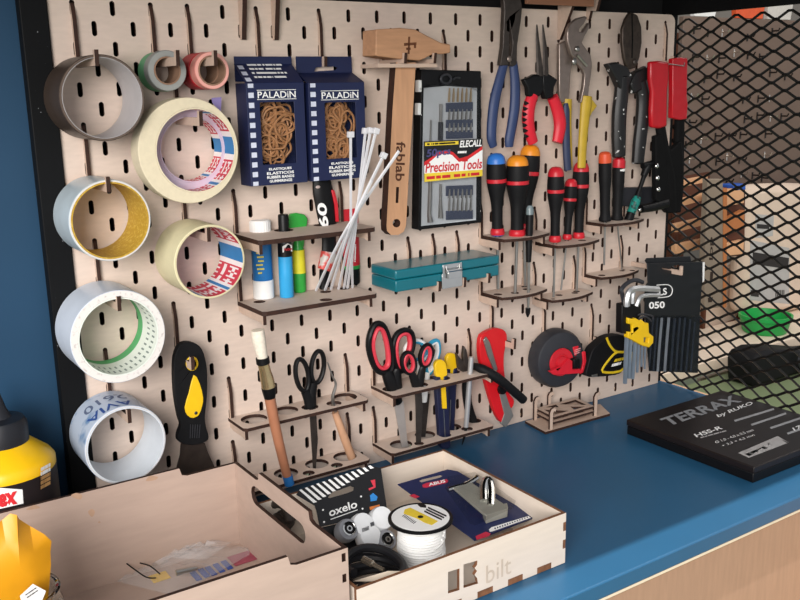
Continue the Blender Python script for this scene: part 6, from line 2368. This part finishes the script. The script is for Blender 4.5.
obj('upright', m, mat('grey_plank', '8a7b6b', 0.7, var=0.1, scale=8), t, 0.002, label='grey upright with dark cut letters')
m = MB()
m.slab(zb6([(216, 140), (236, 140), (232, 735), (216, 740)]), yS - 0.078, 0.05)
obj('orange_edge', m, OWOOD, t)
CUT = mat('cut_letter', '2c1d14', 0.8)
textpx('lop', [zb6([(170, 500)])[0], zb6([(170, 385)])[0], zb6([(145, 500)])[0]], yS - 0.0801, t, CUT, bold=0.02)
m = MB()
m.slab(zb6([(152, 560), (166, 558), (164, 600), (150, 602)]), yS - 0.0806, 0.0005)
m.slab(zb6([(140, 690), (165, 686), (160, 710), (142, 712)]), yS - 0.0806, 0.0005)
obj('slot_cut', m, CUT, t, smooth=0)
m = MB()
m.slab(zb6([(268, 125), (330, 118), (330, 148), (270, 155)]), yS - 0.05, 0.05)
one('blue_box', 'small blue box on top of the slat rack', 'box', m, mat('bright_blue', '2a58b0', 0.5), bevel=0.003)

# bench, sack, tub and bag beyond the mesh
BZ = 0.55
m = MB()
bx0 = 1.45
m.box((bx0, 0.740, BZ - 0.035), (3.6, 1.005, BZ))
for x_ in (bx0 + 0.02, 3.5):
    m.box((x_, 0.76, 0.0), (x_ + 0.05, 0.99, BZ - 0.035))
one('bench', 'low pale bench with a bright front edge, beyond the mesh panel', 'bench', m, mat('bench_top', 'e6d2bd', 0.55, var=0.04), bevel=0.003)
yK = 0.94
k5b = lambda L: q3(680, 160, 5, L)
SB = 790
t = thing('paper_sack', 'cream paper sack with a grey and black printed label, beyond the mesh at right', 'sack', at(780, 322, yK))
m = MB()
m.slab(k5b([(335, 132), (430, 122), (560, 118), (700, 122), (705, 560), (700, SB), (560, SB), (400, SB), (312, SB - 20), (322, 480), (330, 300)]), yK, 0.07)
for p in m.v:
    p.z = max(p.z, BZ + 0.0006)
obj('sack', m, KRAFT, t, 0.03)
LBL = mat('sack_label_grey', 'b4b1ae', 0.7, var=0.08, scale=20)
m = MB()
m.slab(k5b([(378, 270), (470, 278), (465, 380), (378, 390)]), yK - 0.001, 0.0008)
m.slab(k5b([(352, 400), (548, 440), (545, 720), (350, 700)]), yK - 0.001, 0.0008)
obj('label', m, LBL, t, smooth=0)
m = MB()
m.slab(k5b([(365, 460), (545, 490), (540, 545), (365, 520)]), yK - 0.002, 0.0008)
m.slab(k5b([(386, 320), (448, 325), (446, 345), (386, 342)]), yK - 0.002, 0.0008)
m.slab(k5b([(355, 650), (395, 655), (394, 685), (355, 680)]), yK - 0.002, 0.0008)
for k in range(6):
    m.slab(k5b([(478 + 8 * k, 650), (482 + 8 * k, 650), (482 + 8 * k, 690), (478 + 8 * k, 690)]), yK - 0.002, 0.0008)
obj('print', m, mat('sack_print', '2b2726', 0.7), t, smooth=0)
# pale panel with dark rods
yP = 1.034
m = MB()
m.slab(q3(680, 270, 5, [(70, 160), (110, 20), (340, -60), (345, 330), (400, 320), (400, 470), (60, 470)]), yP, 0.018)
low_ = min(p.z for p in m.v)
m.box((at(694, 340, yP).x + 0.05, yP + 0.001, 0.0), (at(740, 340, yP).x, yP + 0.018, low_ + 0.01))
pn = thing('panel', 'bright pale panel with dark rods across it, behind the rack beyond the mesh', 'panel', (at(715, 320, yP).x, yP, 0))
obj('board', m, PALEW, pn, 0.002)
z5 = lambda L: q3(680, 270, 5, L)
for L, r_ in (([(90, 330), (330, 235)], 0.009), ([(80, 385), (345, 270)], 0.009), ([(150, 420), (330, 180)], 0.005)):
    m = MB()
    m.tube([at(*c, yP - r_ - 0.001) for c in z5(L)], r_, 8, 0, smooth=0)
    obj('rod', m, OWOODD, pn)
yT = 0.66
rr = 0.085
zt0, zt1 = BZ + 0.0006, BZ + 0.062
m = MB()
m.lathe([(0, 0), (rr * 0.82, 0.0), (rr * 0.86, 0.004), (rr * 0.98, zt1 - zt0 - 0.015), (rr * 1.04, zt1 - zt0 - 0.012), (rr * 1.04, zt1 - zt0), (rr * 0.96, zt1 - zt0), (rr * 0.84, 0.010), (0, 0.008)], (2.480, 0.850, zt0), seg=36)
one('tub', 'bright green tub on the bench beyond the mesh', 'tub', m, mat('bright_green', '1fa04a', 0.4, var=0.05))
GZ = 0.50
yb_ = 0.585
t = thing('bag', 'black holdall on the grey-green chest below the green tub', 'bag', (at(775, 385, yb_).x, yb_ + 0.07, GZ))
m = MB()
b5 = lambda L: q3(692, 270, 5, L)
top_ = [at(*c, yb_) for c in b5([(312, 470), (330, 430), (380, 405), (470, 400), (640, 412), (800, 420)])]
top_ = [Vector((p.x, p.y, max(p.z, GZ + 0.03))) for p in top_]
base_ = [Vector((top_[-1].x, yb_, GZ + 0.0015)), Vector((top_[0].x + 0.01, yb_, GZ + 0.0015))]
m.prism(top_ + base_, (0, 0.10, 0))
obj('body', m, RUBBER, t, 0.02)
m = MB()
m.tube([at(*c, yb_ - 0.012) for c in b5([(545, 420), (535, 460), (560, 500), (640, 500)])], 0.006, 8, 0)
for p in m.v:
    p.z = max(p.z, GZ + 0.004)
obj('strap', m, CHAR, t)
# low grey-green chest the bag stands on
m = MB()
m.box((1.20, 0.25, 0.0), (3.2, 0.730, GZ))
one('chest', 'grey-green chest below the bench beyond the mesh', 'chest', m, mat('sage_green_paint', '76835f', 0.6, var=0.08, scale=7), bevel=0.004)
m = MB()
m.box((0.945, -0.62, 0.0), (1.055, 0.42, LZ(-0.62)))
one('side_unit', 'narrow peach coloured unit beyond the mesh at the end of the worktop', 'cabinet', m, mat('peach_wood', 'e3b791', 0.5, var=0.04), bevel=0.002)
# ------------------------------------------------------------------ camera and light
cd = bpy.data.cameras.new('camera')
cam = bpy.data.objects.new('camera', cd)
COL.objects.link(cam)
r0, r1, r2 = RM[0], RM[1], RM[2]
cam.matrix_world = Matrix(((r0.x, -r1.x, -r2.x, CAM.x), (r0.y, -r1.y, -r2.y, CAM.y), (r0.z, -r1.z, -r2.z, CAM.z), (0, 0, 0, 1)))
cd.sensor_width = 36
cd.lens = FOC / 800 * 36
cd.clip_start = 0.02
scene.camera = cam


def aim(o, to):
    o.rotation_euler = (Vector(to) - o.location).to_track_quat('-Z', 'Y').to_euler()


def area(name, loc, to, sx, sy, e, col):
    ld = bpy.data.lights.new(name, 'AREA')
    ld.shape = 'RECTANGLE'
    ld.size, ld.size_y = sx, sy
    ld.energy = e
    ld.color = col
    o = bpy.data.objects.new(name, ld)
    COL.objects.link(o)
    o.location = loc
    aim(o, to)
    return o


area('front_fill_light', (-1.35, -1.80, 1.80), (0.20, 0, 1.06), 1.3, 1.2, 62, (1.0, 0.96, 0.925))  # unseen fill lamp added to light the board from the front left
area('room_light', (2.6, -0.6, 2.7), (2.4, 0.9, 0.9), 1.4, 1.0, 12, (1.0, 0.93, 0.85))
area('ceiling_strip_lamp', (0.45, -0.604, 2.6), (0.45, -0.604, 0.0), 1.8, 0.014, 32, (1.0, 0.97, 0.93))
w = bpy.data.worlds.new('world')
scene.world = w
w.use_nodes = True
bg = w.node_tree.nodes['Background']
bg.inputs['Color'].default_value = (0.93, 0.95, 1.0, 1)
bg.inputs['Strength'].default_value = 0.42
vs = scene.view_settings
vs.view_transform = 'Standard'
vs.look = 'None'
vs.gamma = 1
vs.use_curve_mapping = False
vs.exposure = 0.40
